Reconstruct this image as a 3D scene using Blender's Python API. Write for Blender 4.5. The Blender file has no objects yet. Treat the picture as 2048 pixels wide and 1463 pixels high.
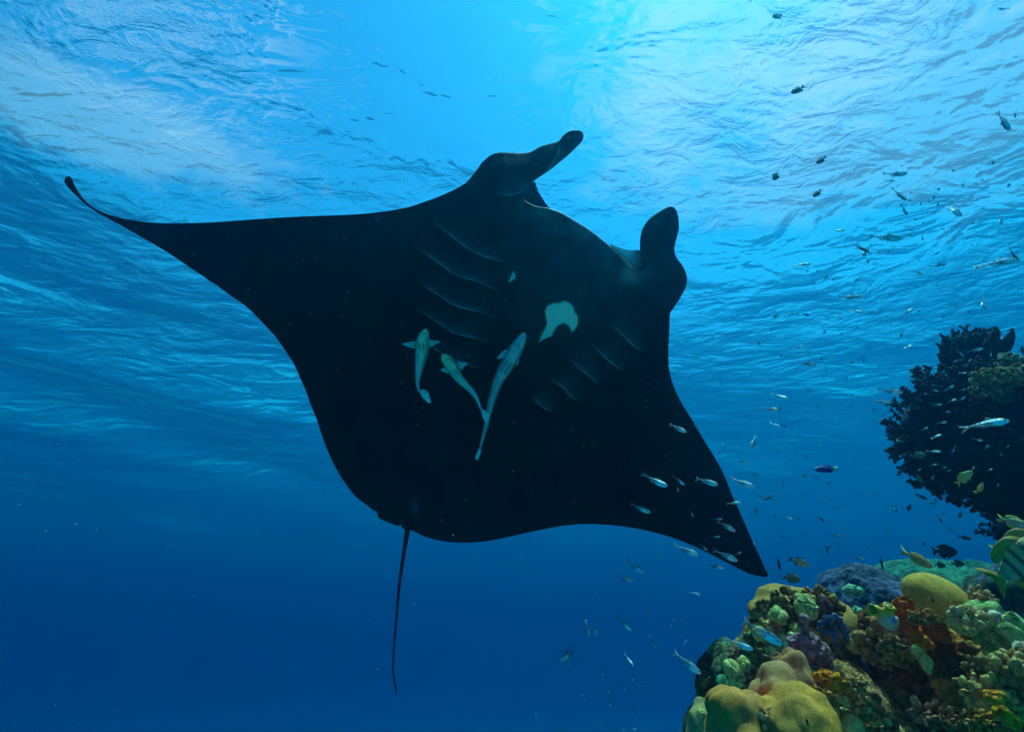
import bpy, bmesh, math, random
import numpy as np
from mathutils import Vector, Matrix, noise
from mathutils.geometry import delaunay_2d_cdt

R = math.radians
SC = bpy.context.scene
COL = SC.collection
rng = np.random.default_rng(7)
random.seed(7)

# ------------------------------------------------------------------ camera
SURF = 7.0                     # height of the sea surface above the camera
FPX = 1024.0                   # focal length in photograph pixels (2048 wide)
PITCH = R(28.0)
cam_data = bpy.data.cameras.new('camera')
cam_data.sensor_width = 36.0
cam_data.lens = 18.0
cam_data.clip_start = 0.02
cam_data.clip_end = 3000
cam = bpy.data.objects.new('camera', cam_data)
cam.rotation_euler = (R(90) + PITCH, 0, 0)
COL.objects.link(cam)
SC.camera = cam
CR = Vector((1, 0, 0))
CF = Vector((0, math.cos(PITCH), math.sin(PITCH)))
CU = Vector((0, -math.sin(PITCH), math.cos(PITCH)))


def at(px, py, d):
    """point d metres in front of the camera plane, seen at photograph pixel (px, py)"""
    return CF * d + CR * ((px - 1024) / FPX * d) + CU * ((731.5 - py) / FPX * d)


def ray(px, py):
    return at(px, py, 1.0).normalized()


# ------------------------------------------------------------------ world, sun, exposure
SUN_EL, SUN_AZ = 70.0, 50.0   # azimuth clockwise from +Y: behind the camera, a little to its left
world = bpy.data.worlds.new('World')
SC.world = world
world.use_nodes = True
wn = world.node_tree
wn.nodes.clear()


class NT:
    """small helper to write node trees"""
    def __init__(self, tree):
        self.t = tree

    def n(self, kind, **kw):
        nd = self.t.nodes.new(kind)
        for k, v in kw.items():
            setattr(nd, k, v)
        return nd

    def l(self, a, b):
        self.t.links.new(a, b)

    def set(self, sock, v):
        if isinstance(v, bpy.types.NodeSocket):
            self.l(v, sock)
        else:
            if isinstance(v, tuple) and len(v) == 3 and sock.type == 'RGBA':
                v = (*v, 1)
            sock.default_value = v

    def math(self, op, a, b=0.0, c=None, clamp=False):
        m = self.n('ShaderNodeMath', operation=op, use_clamp=clamp)
        self.set(m.inputs[0], a)
        self.set(m.inputs[1], b)
        if c is not None:
            self.set(m.inputs[2], c)
        return m.outputs[0]

    def vmath(self, op, a, b=None, scale=None):
        m = self.n('ShaderNodeVectorMath', operation=op)
        self.set(m.inputs[0], a)
        if b is not None:
            self.set(m.inputs[1], b)
        if scale is not None:
            self.set(m.inputs['Scale'], scale)
        return m.outputs['Value'] if op in ('DOT_PRODUCT', 'LENGTH', 'DISTANCE') else m.outputs[0]

    def noise(self, vec, scale, detail=4.0, rough=0.55, dist=0.0, color=False):
        m = self.n('ShaderNodeTexNoise')
        if vec is not None:
            self.l(vec, m.inputs['Vector'])
        m.inputs['Scale'].default_value = scale
        m.inputs['Detail'].default_value = detail
        m.inputs['Roughness'].default_value = rough
        m.inputs['Distortion'].default_value = dist
        return m.outputs['Color' if color else 'Fac']

    def voronoi(self, vec, scale, feature='F1', out='Distance', rand=1.0):
        m = self.n('ShaderNodeTexVoronoi', feature=feature)
        if vec is not None:
            self.l(vec, m.inputs['Vector'])
        m.inputs['Scale'].default_value = scale
        m.inputs['Randomness'].default_value = rand
        return m.outputs[out]

    def ramp(self, fac, stops, interp='LINEAR'):
        m = self.n('ShaderNodeValToRGB')
        m.color_ramp.interpolation = interp
        e = m.color_ramp.elements
        while len(e) < len(stops):
            e.new(0.5)
        for el, (p, c) in zip(e, stops):
            el.position = p
            if not isinstance(c, tuple):
                c = (c, c, c)
            el.color = (*c, 1)
        self.l(fac, m.inputs[0])
        return m.outputs[0]

    def mix(self, fac, a, b, mode='MIX'):
        m = self.n('ShaderNodeMix', data_type='RGBA', blend_type=mode)
        self.set(m.inputs[0], fac)
        self.set(m.inputs[6], a)
        self.set(m.inputs[7], b)
        return m.outputs[2]

    def mapping(self, vec, loc=(0, 0, 0), rot=(0, 0, 0), scale=(1, 1, 1)):
        m = self.n('ShaderNodeMapping')
        self.l(vec, m.inputs[0])
        m.inputs[1].default_value = loc
        m.inputs[2].default_value = rot
        m.inputs[3].default_value = scale
        return m.outputs[0]


W = NT(wn)
out = W.n('ShaderNodeOutputWorld')
bg = W.n('ShaderNodeBackground')
sky = W.n('ShaderNodeTexSky', sky_type='NISHITA')
sky.sun_disc = False
sky.sun_elevation = R(SUN_EL)
sky.sun_rotation = R(SUN_AZ)
sky.air_density = 1.0
sky.dust_density = 0.3
sky.ozone_density = 2.0
tc = W.n('ShaderNodeTexCoord')
# clouds lie on a flat layer high above: direction divided by its height
sep = W.n('ShaderNodeSeparateXYZ')
W.l(tc.outputs['Generated'], sep.inputs[0])
zz = W.math('MAXIMUM', sep.outputs[2], 0.03)
comb = W.n('ShaderNodeCombineXYZ')
W.l(W.math('DIVIDE', sep.outputs[0], zz), comb.inputs[0])
W.l(W.math('DIVIDE', sep.outputs[1], zz), comb.inputs[1])
cl = comb.outputs[0]


def bank(cx, cy, rx, ry, rot):
    """a cloud bank on the layer: 1 inside, falling off outwards"""
    m = W.mapping(cl, loc=(0, 0, 0))
    v = W.vmath('SUBTRACT', m, (cx, cy, 0))
    v = W.mapping(v, rot=(0, 0, R(rot)), scale=(1, 1, 1))
    v = W.vmath('DIVIDE', v, (rx, ry, 1))
    return W.math('SUBTRACT', 1.08, W.vmath('LENGTH', v), clamp=False)


warp = W.noise(cl, 4.6, 6, 0.62)
b1 = bank(0.95, 0.66, 0.86, 0.40, 8)
b2 = bank(-0.92, 0.74, 0.48, 0.17, -28)
b = W.math('MAXIMUM', b1, b2)
b = W.math('ADD', b, W.math('MULTIPLY', W.math('SUBTRACT', warp, 0.5), 2.0))
cloud = W.ramp(b, [(0.05, 0.0), (0.55, 1.0)])
clear = W.mix(1.0, sky.outputs[0], (0.30, 1.0, 1.12), 'MULTIPLY')
skycol = W.mix(cloud, clear, (6.4, 3.5, 4.5))
W.l(skycol, bg.inputs[0])
bg.inputs[1].default_value = 0.115
W.l(bg.outputs[0], out.inputs[0])

sun_data = bpy.data.lights.new('sun', 'SUN')
sun_data.energy = 4.4
sun_data.angle = R(0.5)
sun_data.color = (1.0, 0.95, 0.88)
sun = bpy.data.objects.new('sun', sun_data)
sd = Vector((math.sin(R(SUN_AZ)) * math.cos(R(SUN_EL)), math.cos(R(SUN_AZ)) * math.cos(R(SUN_EL)), math.sin(R(SUN_EL))))
sun.rotation_euler = sd.to_track_quat('Z', 'Y').to_euler()
COL.objects.link(sun)

SC.view_settings.view_transform = 'Standard'
SC.view_settings.look = 'None'
SC.view_settings.exposure = 1.1
SC.view_settings.gamma = 1
SC.view_settings.use_curve_mapping = False
SC.render.engine = 'CYCLES'
SC.cycles.use_denoising = True
SC.cycles.max_bounces = 8
SC.cycles.diffuse_bounces = 3
SC.cycles.glossy_bounces = 3
SC.cycles.transmission_bounces = 4
SC.cycles.volume_bounces = 4
SC.cycles.transparent_max_bounces = 12
SC.cycles.sample_clamp_indirect = 4.0
SC.cycles.caustics_reflective = True

# ------------------------------------------------------------------ object helpers
def mat(name):
    m = bpy.data.materials.new(name)
    m.use_nodes = True
    m.node_tree.nodes.clear()
    n = NT(m.node_tree)
    o = n.n('ShaderNodeOutputMaterial')
    return m, n, o


def mesh_np(name, V, F, smooth=True):
    """V (n,3) array, F list/array of faces"""
    me = bpy.data.meshes.new(name)
    V = np.asarray(V, dtype=np.float64)
    if isinstance(F, np.ndarray):
        F = F.tolist()
    me.from_pydata(V.tolist(), [], F)
    if smooth:
        me.polygons.foreach_set('use_smooth', np.ones(len(me.polygons), dtype=bool))
    me.update()
    return me


def link(name, me, m=None, parent=None, loc=None):
    o = bpy.data.objects.new(name, me)
    COL.objects.link(o)
    if m is not None and me is not None and len(me.materials) == 0:
        me.materials.append(m)
    if parent is not None:
        o.parent = parent
    if loc is not None:
        o.location = loc
    return o


def tag(o, label=None, cat=None, group=None, kind=None):
    if label:
        o['label'] = label
    if cat:
        o['category'] = cat
    if group:
        o['group'] = group
    if kind:
        o['kind'] = kind
    return o


# ------------------------------------------------------------------ sea surface
def build_surface():
    # one sheet, fine overhead and coarse towards the horizon
    N = 300
    t = np.linspace(-1, 1, N)
    g = np.sinh(t * 4.2) / np.sinh(4.2) * 400.0
    X, Y = np.meshgrid(g, g + 6.0)
    r2 = np.random.default_rng(3)
    Z = np.zeros_like(X)
    for i in range(46):
        lam = 0.9 * (1.13 ** (i * 0.55)) * r2.uniform(0.8, 1.2)
        ang = R(128) + r2.normal(0, 0.42)
        k = 2 * math.pi / lam
        amp = 0.0036 * lam ** 1.05
        ph = r2.uniform(0, 6.28)
        cell = np.maximum(0.1, np.hypot(X, Y - 6) * 0.028)
        fade = np.clip(lam / cell / 4 - 0.5, 0, 1)
        Z += amp * fade * np.sin(k * (X * math.cos(ang) + Y * math.sin(ang)) + ph + 0.7 * np.sin(0.21 * X + i) + 0.7 * np.cos(0.17 * Y - i))
    V = np.stack([X, Y, Z + SURF], -1).reshape(-1, 3)
    idx = np.arange(N * N).reshape(N, N)
    F = np.stack([idx[:-1, :-1], idx[:-1, 1:], idx[1:, 1:], idx[1:, :-1]], -1).reshape(-1, 4)
    me = mesh_np('water_surface', V, F)
    m, n, o = mat('sea surface')
    tcn = n.n('ShaderNodeTexCoord')
    P = tcn.outputs['Object']
    p1 = n.mapping(P, rot=(0, 0, R(-38)), scale=(1, 1.9, 1))
    h1 = n.noise(p1, 0.55, 3, 0.55, 0.6)
    p2 = n.mapping(P, rot=(0, 0, R(-30)), scale=(1, 1.7, 1))
    h2 = n.noise(p2, 1.7, 5, 0.55, 0.7)
    h3 = n.noise(P, 14.0, 3, 0.6, 0.3)
    gust = n.ramp(n.noise(P, 0.22, 3, 0.5), [(0.40, 0.22), (0.58, 1.0)])
    # a slick of calm water, as boats and currents leave
    calm = n.vmath('LENGTH', n.vmath('DIVIDE', n.vmath('SUBTRACT', P, (-1.0, 4.3, SURF)), (3.0, 1.7, 50.0)))
    calm = n.ramp(n.math('ADD', calm, n.math('MULTIPLY', n.math('SUBTRACT', n.noise(P, 1.2, 4, 0.6), 0.5), 0.7)), [(0.80, 0.06), (1.0, 1.0)])
    gust = n.math('MULTIPLY', gust, calm)
    lee = n.n('ShaderNodeMapRange', interpolation_type='SMOOTHSTEP')
    n.l(n.vmath('LENGTH', P), lee.inputs['Value'])
    lee.inputs['From Min'].default_value = 10.5
    lee.inputs['From Max'].default_value = 24.0
    lee.inputs['To Min'].default_value = 1.0
    lee.inputs['To Max'].default_value = 0.35
    gust = n.math('MULTIPLY', gust, lee.outputs[0])
    h = n.math('ADD', n.math('MULTIPLY', h1, 0.13), n.math('MULTIPLY', n.math('MULTIPLY', h2, 0.075), gust))
    h = n.math('ADD', h, n.math('MULTIPLY', n.math('MULTIPLY', h3, 0.008), gust))
    bump = n.n('ShaderNodeBump')
    bump.inputs['Strength'].default_value = 1.0
    bump.inputs['Distance'].default_value = 1.0
    n.l(h, bump.inputs['Height'])
    bump2 = n.n('ShaderNodeBump')
    bump2.inputs['Strength'].default_value = 1.0
    bump2.inputs['Distance'].default_value = 2.2
    n.l(h, bump2.inputs['Height'])
    # reflectance of the underside: mirror-like at low angles, open overhead
    geo = n.n('ShaderNodeNewGeometry')
    cs = n.math('ABSOLUTE', n.vmath('DOT_PRODUCT', bump.outputs[0], geo.outputs['Incoming']))
    fr = n.n('ShaderNodeMapRange', interpolation_type='SMOOTHSTEP')
    n.l(cs, fr.inputs['Value'])
    fr.inputs['From Min'].default_value = 0.84
    fr.inputs['From Max'].default_value = 0.12
    fr.inputs['To Min'].default_value = 0.02
    fr.inputs['To Max'].default_value = 0.8
    gl = n.n('ShaderNodeBsdfGlossy')
    gl.inputs['Roughness'].default_value = 0.03
    gl.inputs['Color'].default_value = (1, 1, 1, 1)
    n.l(bump.outputs[0], gl.inputs['Normal'])
    tr = n.n('ShaderNodeBsdfTransparent')
    mx = n.n('ShaderNodeMixShader')
    n.l(fr.outputs[0], mx.inputs[0])
    rf = n.n('ShaderNodeBsdfRefraction')
    rf.inputs['IOR'].default_value = 1.2
    rf.inputs['Roughness'].default_value = 0.02
    n.l(bump2.outputs[0], rf.inputs['Normal'])
    m2 = n.n('ShaderNodeMixShader')
    m2.inputs[0].default_value = 0.5
    n.l(tr.outputs[0], m2.inputs[1])
    n.l(rf.outputs[0], m2.inputs[2])
    n.l(m2.outputs[0], mx.inputs[1])
    n.l(gl.outputs[0], mx.inputs[2])
    n.l(mx.outputs[0], o.inputs[0])
    ob = link('water_surface', me, m)
    tag(ob, 'rippled underside of the sea surface overhead', kind='structure')
    return ob


build_surface()


def build_seabed():  # unseen floor, raised and whitened to bounce light onto the manta's belly
    N = 60
    g = np.sinh(np.linspace(-1, 1, N) * 3) / np.sinh(3) * 400.0
    X, Y = np.meshgrid(g, g)
    Z = np.array([[noise.noise(Vector((x * 0.03, y * 0.03, 0))) * 2 for x, y in zip(a, c)] for a, c in zip(X, Y)]) * 0.35 - 10.0
    V = np.stack([X, Y, Z], -1).reshape(-1, 3)
    idx = np.arange(N * N).reshape(N, N)
    F = np.stack([idx[:-1, :-1], idx[:-1, 1:], idx[1:, 1:], idx[1:, :-1]], -1).reshape(-1, 4)
    m, n, o = mat('white coral sand')
    b = n.n('ShaderNodeBsdfPrincipled')
    tcn = n.n('ShaderNodeTexCoord')
    n.l(n.ramp(n.noise(tcn.outputs['Object'], 0.1, 5), [(0.3, (0.62, 0.60, 0.54)), (0.7, (0.82, 0.80, 0.74))]), b.inputs['Base Color'])
    b.inputs['Roughness'].default_value = 1
    n.l(b.outputs[0], o.inputs[0])
    ob = link('seabed', mesh_np('seabed', V, F), m)
    tag(ob, 'unseen white coral sand sea floor, raised to bounce light upward', kind='structure')


build_seabed()


def build_water_volume():
    x0, x1, y0, y1, z0, z1 = -380, 380, -380, 380, -13, SURF - 1.0
    V = [(x, y, z) for x in (x0, x1) for y in (y0, y1) for z in (z0, z1)]
    F = [(0, 1, 3, 2), (4, 6, 7, 5), (0, 4, 5, 1), (2, 3, 7, 6), (0, 2, 6, 4), (1, 5, 7, 3)]
    me = mesh_np('haze', V, F, smooth=False)
    m, n, o = mat('clear blue seawater')
    v = n.n('ShaderNodeVolumePrincipled')
    v.inputs['Color'].default_value = (0.0002, 0.045, 0.092, 1)
    v.inputs['Absorption Color'].default_value = (0.0, 0.64, 0.74, 1)
    v.inputs['Density'].default_value = 0.22
    v.inputs['Anisotropy'].default_value = 0.74
    n.l(v.outputs[0], o.inputs['Volume'])
    ob = link('haze', me, m)
    tag(ob, 'clear blue seawater fading to deep blue with distance', kind='stuff')


build_water_volume()

# ------------------------------------------------------------------ numpy noise
_perm = np.random.default_rng(11).permutation(256)
_perm = np.concatenate([_perm, _perm, _perm])
_grad = np.random.default_rng(12).normal(size=(256, 3))
_grad /= np.linalg.norm(_grad, axis=1)[:, None]


def pnoise(P):
    """gradient noise, about -0.7..0.7, P (n,3)"""
    P = np.asarray(P, dtype=np.float64)
    I = np.floor(P).astype(np.int64)
    Fp = P - I
    U = Fp * Fp * Fp * (Fp * (Fp * 6 - 15) + 10)
    I = I & 255
    out_ = 0
    for dx in (0, 1):
        for dy in (0, 1):
            for dz in (0, 1):
                h = _perm[_perm[_perm[(I[:, 0] + dx) & 255] + ((I[:, 1] + dy) & 255)] + ((I[:, 2] + dz) & 255)]
                g = _grad[h]
                d = g[:, 0] * (Fp[:, 0] - dx) + g[:, 1] * (Fp[:, 1] - dy) + g[:, 2] * (Fp[:, 2] - dz)
                w = (U[:, 0] if dx else 1 - U[:, 0]) * (U[:, 1] if dy else 1 - U[:, 1]) * (U[:, 2] if dz else 1 - U[:, 2])
                out_ = out_ + d * w
    return out_


def fbm(P, octaves=4, gain=0.5):
    a, s, f = 1.0, 0, 1.0
    for i in range(octaves):
        s = s + a * pnoise(P * f + i * 17.3)
        a *= gain
        f *= 2.03
    return s


def worley(P, seed=0):
    """distance to the nearest feature point (F1), second (F2) and a random id, P (n,3)"""
    P = np.asarray(P, dtype=np.float64)
    I = np.floor(P).astype(np.int64)
    f1 = np.full(len(P), 9.0)
    f2 = np.full(len(P), 9.0)
    cid = np.zeros(len(P))
    for dx in (-1, 0, 1):
        for dy in (-1, 0, 1):
            for dz in (-1, 0, 1):
                c = I + np.array([dx, dy, dz])
                h = _perm[_perm[_perm[(c[:, 0] + seed) & 255] + (c[:, 1] & 255)] + (c[:, 2] & 255)]
                jit = np.stack([_perm[h], _perm[h + 91], _perm[h + 173]], -1) / 256.0
                d = np.linalg.norm(P - (c + jit), axis=1)
                closer = d < f1
                f2 = np.where(closer, f1, np.minimum(f2, d))
                cid = np.where(closer, h / 256.0, cid)
                f1 = np.where(closer, d, f1)
    return f1, f2, cid


def at_np(px, py, d):
    px = np.asarray(px, float)
    py = np.asarray(py, float)
    d = np.asarray(d, float)
    r_, f_, u_ = (np.array(v) for v in (CR, CF, CU))
    return f_ * d[..., None] + r_ * ((px - 1024) / FPX * d)[..., None] + u_ * ((731.5 - py) / FPX * d)[..., None]


def seg_dist(P, poly, closed=False):
    """distance from points P (n,2) to a polyline, signed side and arc fraction"""
    poly = np.asarray(poly, float)
    A = poly
    B = np.roll(poly, -1, 0)
    if not closed:
        A, B = A[:-1], B[:-1]
    best = np.full(len(P), 1e9)
    side = np.zeros(len(P))
    frac = np.zeros(len(P))
    n = len(A)
    for i in range(n):
        ab = B[i] - A[i]
        t = np.clip(((P - A[i]) @ ab) / (ab @ ab + 1e-9), 0, 1)
        q = A[i] + t[:, None] * ab
        d = np.hypot(*(P - q).T)
        m = d < best
        best[m] = d[m]
        cr = ab[0] * (P[:, 1] - A[i][1]) - ab[1] * (P[:, 0] - A[i][0])
        side[m] = np.sign(cr)[m]
        frac[m] = ((i + t) / n)[m]
    return best, side, frac


def in_poly(P, poly):
    poly = np.asarray(poly, float)
    x, y = P[:, 0], P[:, 1]
    ins = np.zeros(len(P), bool)
    j = len(poly) - 1
    for i in range(len(poly)):
        xi, yi = poly[i]
        xj, yj = poly[j]
        c = ((yi > y) != (yj > y)) & (x < (xj - xi) * (y - yi) / (yj - yi + 1e-12) + xi)
        ins ^= c
        j = i
    return ins


def smooth_poly(pts, step, closed=True):
    """Catmull-Rom through pts, resampled about every step"""
    pts = np.asarray(pts, float)
    n = len(pts)
    out_ = []
    rngi = range(n) if closed else range(n - 1)
    for i in rngi:
        if closed:
            p0, p1, p2, p3 = pts[i - 1], pts[i], pts[(i + 1) % n], pts[(i + 2) % n]
        else:
            p0, p1, p2, p3 = pts[max(i - 1, 0)], pts[i], pts[i + 1], pts[min(i + 2, n - 1)]
        k = max(1, int(round(np.linalg.norm(p2 - p1) / step)))
        for t in np.arange(k) / k:
            out_.append(0.5 * ((2 * p1) + (-p0 + p2) * t + (2 * p0 - 5 * p1 + 4 * p2 - p3) * t * t + (-p0 + 3 * p1 - 3 * p2 + p3) * t ** 3))
    if not closed:
        out_.append(pts[-1])
    return np.array(out_)


def set_cols(me, name, cols):
    ca = me.color_attributes.new(name, 'FLOAT_COLOR', 'POINT')
    c = np.ones((len(me.vertices), 4))
    c[:, :3] = cols
    ca.data.foreach_set('color', c.ravel())


# ------------------------------------------------------------------ manta ray
OUT = [(135, 352), (143, 356), (150, 372), (163, 392), (180, 410), (205, 424), (240, 435), (285, 443), (330, 446), (380, 446), (430, 444),
       (500, 439), (560, 435), (620, 432), (680, 430), (730, 427), (780, 421), (820, 413), (850, 403), (875, 394), (900, 383), (920, 373),
       (934, 363), (951, 343), (965, 324), (982, 310), (999, 305), (1026, 305.5), (1057, 305), (1081, 293), (1100, 287), (1119, 281), (1127, 271),
       (1139, 262), (1153, 259.5), (1163, 261), (1168, 269), (1166.6, 280), (1156, 293), (1139, 309), (1122, 322), (1102, 338), (1085, 350),
       (1069, 361), (1060, 371), (1054, 384), (1047, 398), (1057, 406), (1074, 413), (1097, 416), (1122, 425), (1146, 439), (1167, 452), (1187, 466),
       (1204, 480), (1225, 497), (1238, 510), (1252, 526), (1266, 534), (1281, 543), (1284, 535), (1282, 517), (1281, 490), (1283, 469), (1290, 452),
       (1303, 437), (1320, 425), (1337, 414), (1346, 412), (1354, 420), (1359, 438), (1360, 459), (1356, 481), (1353, 500), (1356, 516),
       (1366, 531), (1373, 548), (1374, 562), (1370, 577), (1360, 596), (1346, 617), (1340, 628), (1339, 657), (1337, 691), (1337, 719),
       (1339, 742), (1346, 768), (1357, 793), (1371, 818), (1386, 842), (1399, 864), (1412, 886), (1427, 910), (1441, 934), (1453, 960),
       (1463, 986), (1475, 1012), (1487, 1040), (1498, 1065), (1509, 1090), (1521, 1115), (1532, 1140), (1537, 1150), (1532, 1153.5),
       (1517, 1151), (1500, 1147), (1480, 1138), (1455, 1125), (1430, 1112), (1400, 1097), (1370, 1084), (1340, 1073), (1300, 1062),
       (1260, 1054), (1220, 1049), (1170, 1047), (1130, 1050), (1100, 1055), (1060, 1063), (1020, 1072), (980, 1080), (945, 1084),
       (910, 1084), (880, 1080), (850, 1072), (824, 1060), (812, 1058), (803, 1053), (801, 1048), (797, 1051), (785, 1047), (770, 1041), (757, 1034), (753, 1021), (749, 1021),
       (735, 1010), (712, 993), (695, 972), (680, 950), (665, 922), (655, 900), (643, 868), (634, 840), (622, 810), (612, 782), (600, 755),
       (588, 728), (570, 700), (550, 672), (525, 645), (495, 615), (460, 590), (430, 568), (417, 561), (412, 556), (380, 535), (340, 508), (300, 484), (260, 461),
       (220, 439), (185, 419), (160, 399), (140, 379), (129, 363)]
# margin lines where a flap lies over the next one: gill covers, the rolled head fin, the lip
GILLS = [[(852, 434), (874, 449), (897, 466), (931, 493), (965, 509), (1006, 521), (1021, 531)],
         [(828, 490), (869, 517), (910, 545), (951, 557), (999, 577)],
         [(825, 555), (873, 582), (910, 603), (951, 613), (989, 625)],
         [(828, 610), (873, 635), (907, 654), (938, 661), (979, 674)],
         [(856, 680), (897, 700), (930, 712), (960, 722)],
         [(1197, 635), (1218, 649), (1238, 668), (1259, 686), (1286, 700)],
         [(1163, 673), (1184, 690), (1207, 712), (1240, 734)],
         [(1115, 693), (1135, 710), (1155, 728), (1190, 760)],
         [(1083, 735), (1109, 751), (1125, 770), (1150, 790)],
         [(1050, 770), (1074, 790), (1096, 806)]]
FOLDS = [[(990, 391), (1012, 391), (1035, 387), (1056, 372), (1066, 362)],
         [(1119, 282), (1116, 300), (1104, 322), (1088, 343), (1070, 360)]]
PATCH = [(1078, 608), (1083, 600), (1091, 595), (1104, 594), (1115, 590), (1124, 594), (1130, 600), (1134, 611), (1140, 620), (1140, 635), (1134, 644), (1128, 648), (1125, 640),
         (1121, 634), (1112, 631), (1104, 634), (1098, 639), (1094, 646), (1090, 655), (1080, 659), (1067, 666), (1070, 657), (1076, 645), (1082, 632), (1080, 620)]
SMALL = [(1020, 537), (1025, 543), (1023, 551), (1017, 555), (1012, 557), (1014, 549), (1017, 545)]
MN = (-(CF * math.cos(R(17)) + CU * math.sin(R(17)))).normalized()   # belly faces the camera and down
MN = (MN + CR * 0.12).normalized()
MC = at(990, 740, 1.95)


def manta_depth(px, py):
    """distance along the view of the belly plane, with the wing tips curling away"""
    px = np.asarray(px, float)
    py = np.asarray(py, float)
    n = np.array(MN)
    c = np.array(MC)
    rd = at_np(px, py, np.ones_like(px))
    d = (c @ n) / (rd @ n)
    lw = np.clip((820 - px) / 690, 0, 1)
    rw = np.clip(((px - 1180) * 0.55 + (py - 700) * 0.85) / 560, 0, 1)
    d = d + 0.42 * lw ** 2.2 + 0.10 * rw ** 2
    return d


def build_manta():
    B = smooth_poly(OUT, 4.5)
    Bn = len(B)
    gx, gy = np.meshgrid(np.arange(120, 1545, 6.5), np.arange(255, 1160, 6.5))
    gx = gx + (np.arange(gx.shape[0]) % 2)[:, None] * 3.2
    G = np.stack([gx.ravel(), gy.ravel()], -1)
    r_ = np.random.default_rng(5)
    G = G + r_.uniform(-0.8, 0.8, G.shape)
    hx, hy = np.meshgrid(np.arange(1062, 1146, 2.0), np.arange(586, 672, 2.0))
    H = np.stack([hx.ravel(), hy.ravel()], -1) + r_.uniform(-0.4, 0.4, (hx.size, 2))
    h2x, h2y = np.meshgrid(np.arange(1006, 1032, 2.0), np.arange(530, 562, 2.0))
    H2 = np.stack([h2x.ravel(), h2y.ravel()], -1)
    inh = ((G[:, 0] > 1060) & (G[:, 0] < 1148) & (G[:, 1] > 584) & (G[:, 1] < 674)) | ((G[:, 0] > 1004) & (G[:, 0] < 1034) & (G[:, 1] > 528) & (G[:, 1] < 564))
    G = G[~inh]
    lines = []
    for ln in GILLS + FOLDS:
        s = smooth_poly(ln, 4.0, closed=False)
        tg = np.gradient(s, axis=0)
        tg /= np.linalg.norm(tg, axis=1)[:, None]
        nn = np.stack([-tg[:, 1], tg[:, 0]], -1)
        d0 = seg_dist(G, s)[0]
        G = G[d0 > 5.0]
        H = H[seg_dist(H, s)[0] > 5.0]
        H2 = H2[seg_dist(H2, s)[0] > 5.0]
        for off in (-3.4, -1.6, -0.25, 0.45, 2.2):
            lines.append(s + nn * off)
    I = np.concatenate([G, H, H2] + lines)
    # rings just inside the edge round it off
    tg = np.roll(B, -1, 0) - np.roll(B, 1, 0)
    tg /= np.linalg.norm(tg, axis=1)[:, None] + 1e-9
    nn = np.stack([-tg[:, 1], tg[:, 0]], -1)
    I = I[in_poly(I, B)]
    db = seg_dist(I, B, True)[0]
    I = I[db > 4.5]
    for off in (1.0, 2.6):
        ring = B + nn * off
        ok = in_poly(ring, B) & (seg_dist(ring, B, True)[0] > off * 0.8)
        I = np.concatenate([ring[ok], I])
    allp = np.concatenate([B, I])
    res = delaunay_2d_cdt([Vector(p) for p in allp.tolist()], [(i, (i + 1) % Bn) for i in range(Bn)], [list(range(Bn))], 1, 0.02, True)
    P = np.array([tuple(v) for v in res[0]])
    tris = np.array(res[2])
    tris = tris[in_poly(P[tris].mean(1), B)]
    bound = np.array([len(o) > 0 and min(o) < Bn for o in res[3]])
    d = seg_dist(P, B, True)[0]
    d[bound] = 0
    # thickness: deep body along the axis, thin wings
    ax, _, fr_ = seg_dist(P, [(1190, 470), (1100, 640), (960, 850), (845, 1030)])
    core = np.exp(-(ax / 165.0) ** 2) * np.clip(1.0 - 0.75 * fr_, 0.15, 1)
    T = 0.012 + 0.115 * core + 0.035 * np.exp(-(ax / 330.0) ** 2)
    prof = np.sqrt(1 - (1 - np.clip(d / 3.0, 0, 1)) ** 2) * 0.006 + T * (1 - np.exp(-d / 75.0))
    finm = ((P[:, 1] < 400) & (P[:, 0] > 930)) | ((P[:, 0] > 1282) & (P[:, 1] < 600))
    front = prof.copy()
    pig = np.full((len(P), 3), 0.006)
    pig *= (1 + 1.3 * fbm(np.c_[P / 60.0, np.zeros(len(P))], 3))[:, None]
    # paler head underside: light on its curve painted into the skin colour
    hd = np.exp(-(np.hypot((P[:, 0] - 1140) / 150, (P[:, 1] - 540) / 120)) ** 2)
    pig += (hd * (0.8 + 1.4 * fbm(np.c_[P / 38.0, np.full(len(P), 5.0)], 4)))[:, None].clip(0, 3) * np.array([0.035, 0.035, 0.035])
    lipd = seg_dist(P, [(1050, 402), (1097, 418), (1146, 441), (1187, 468), (1225, 499), (1252, 528), (1281, 545)])[0]
    pig += np.exp(-(lipd / 34) ** 2)[:, None] * np.array([0.19, 0.14, 0.13]) * (0.5 + 1.2 * np.clip(fbm(np.c_[P / 30.0, np.ones(len(P))], 3), -0.4, 1))[:, None]  # lip gloss painted in as lighter skin
    cor = np.exp(-(np.hypot((P[:, 0] - 1256) / 24, (P[:, 1] - 548) / 15)) ** 2)
    pig += cor[:, None] * np.array([0.9, 0.2, 0.14])
    cor = np.exp(-(np.hypot((P[:, 0] - 1078) / 22, (P[:, 1] - 432) / 14)) ** 2)
    pig += cor[:, None] * np.array([0.14, 0.07, 0.05])
    front += 0.010 * np.exp(-(lipd / 9) ** 2)
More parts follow.
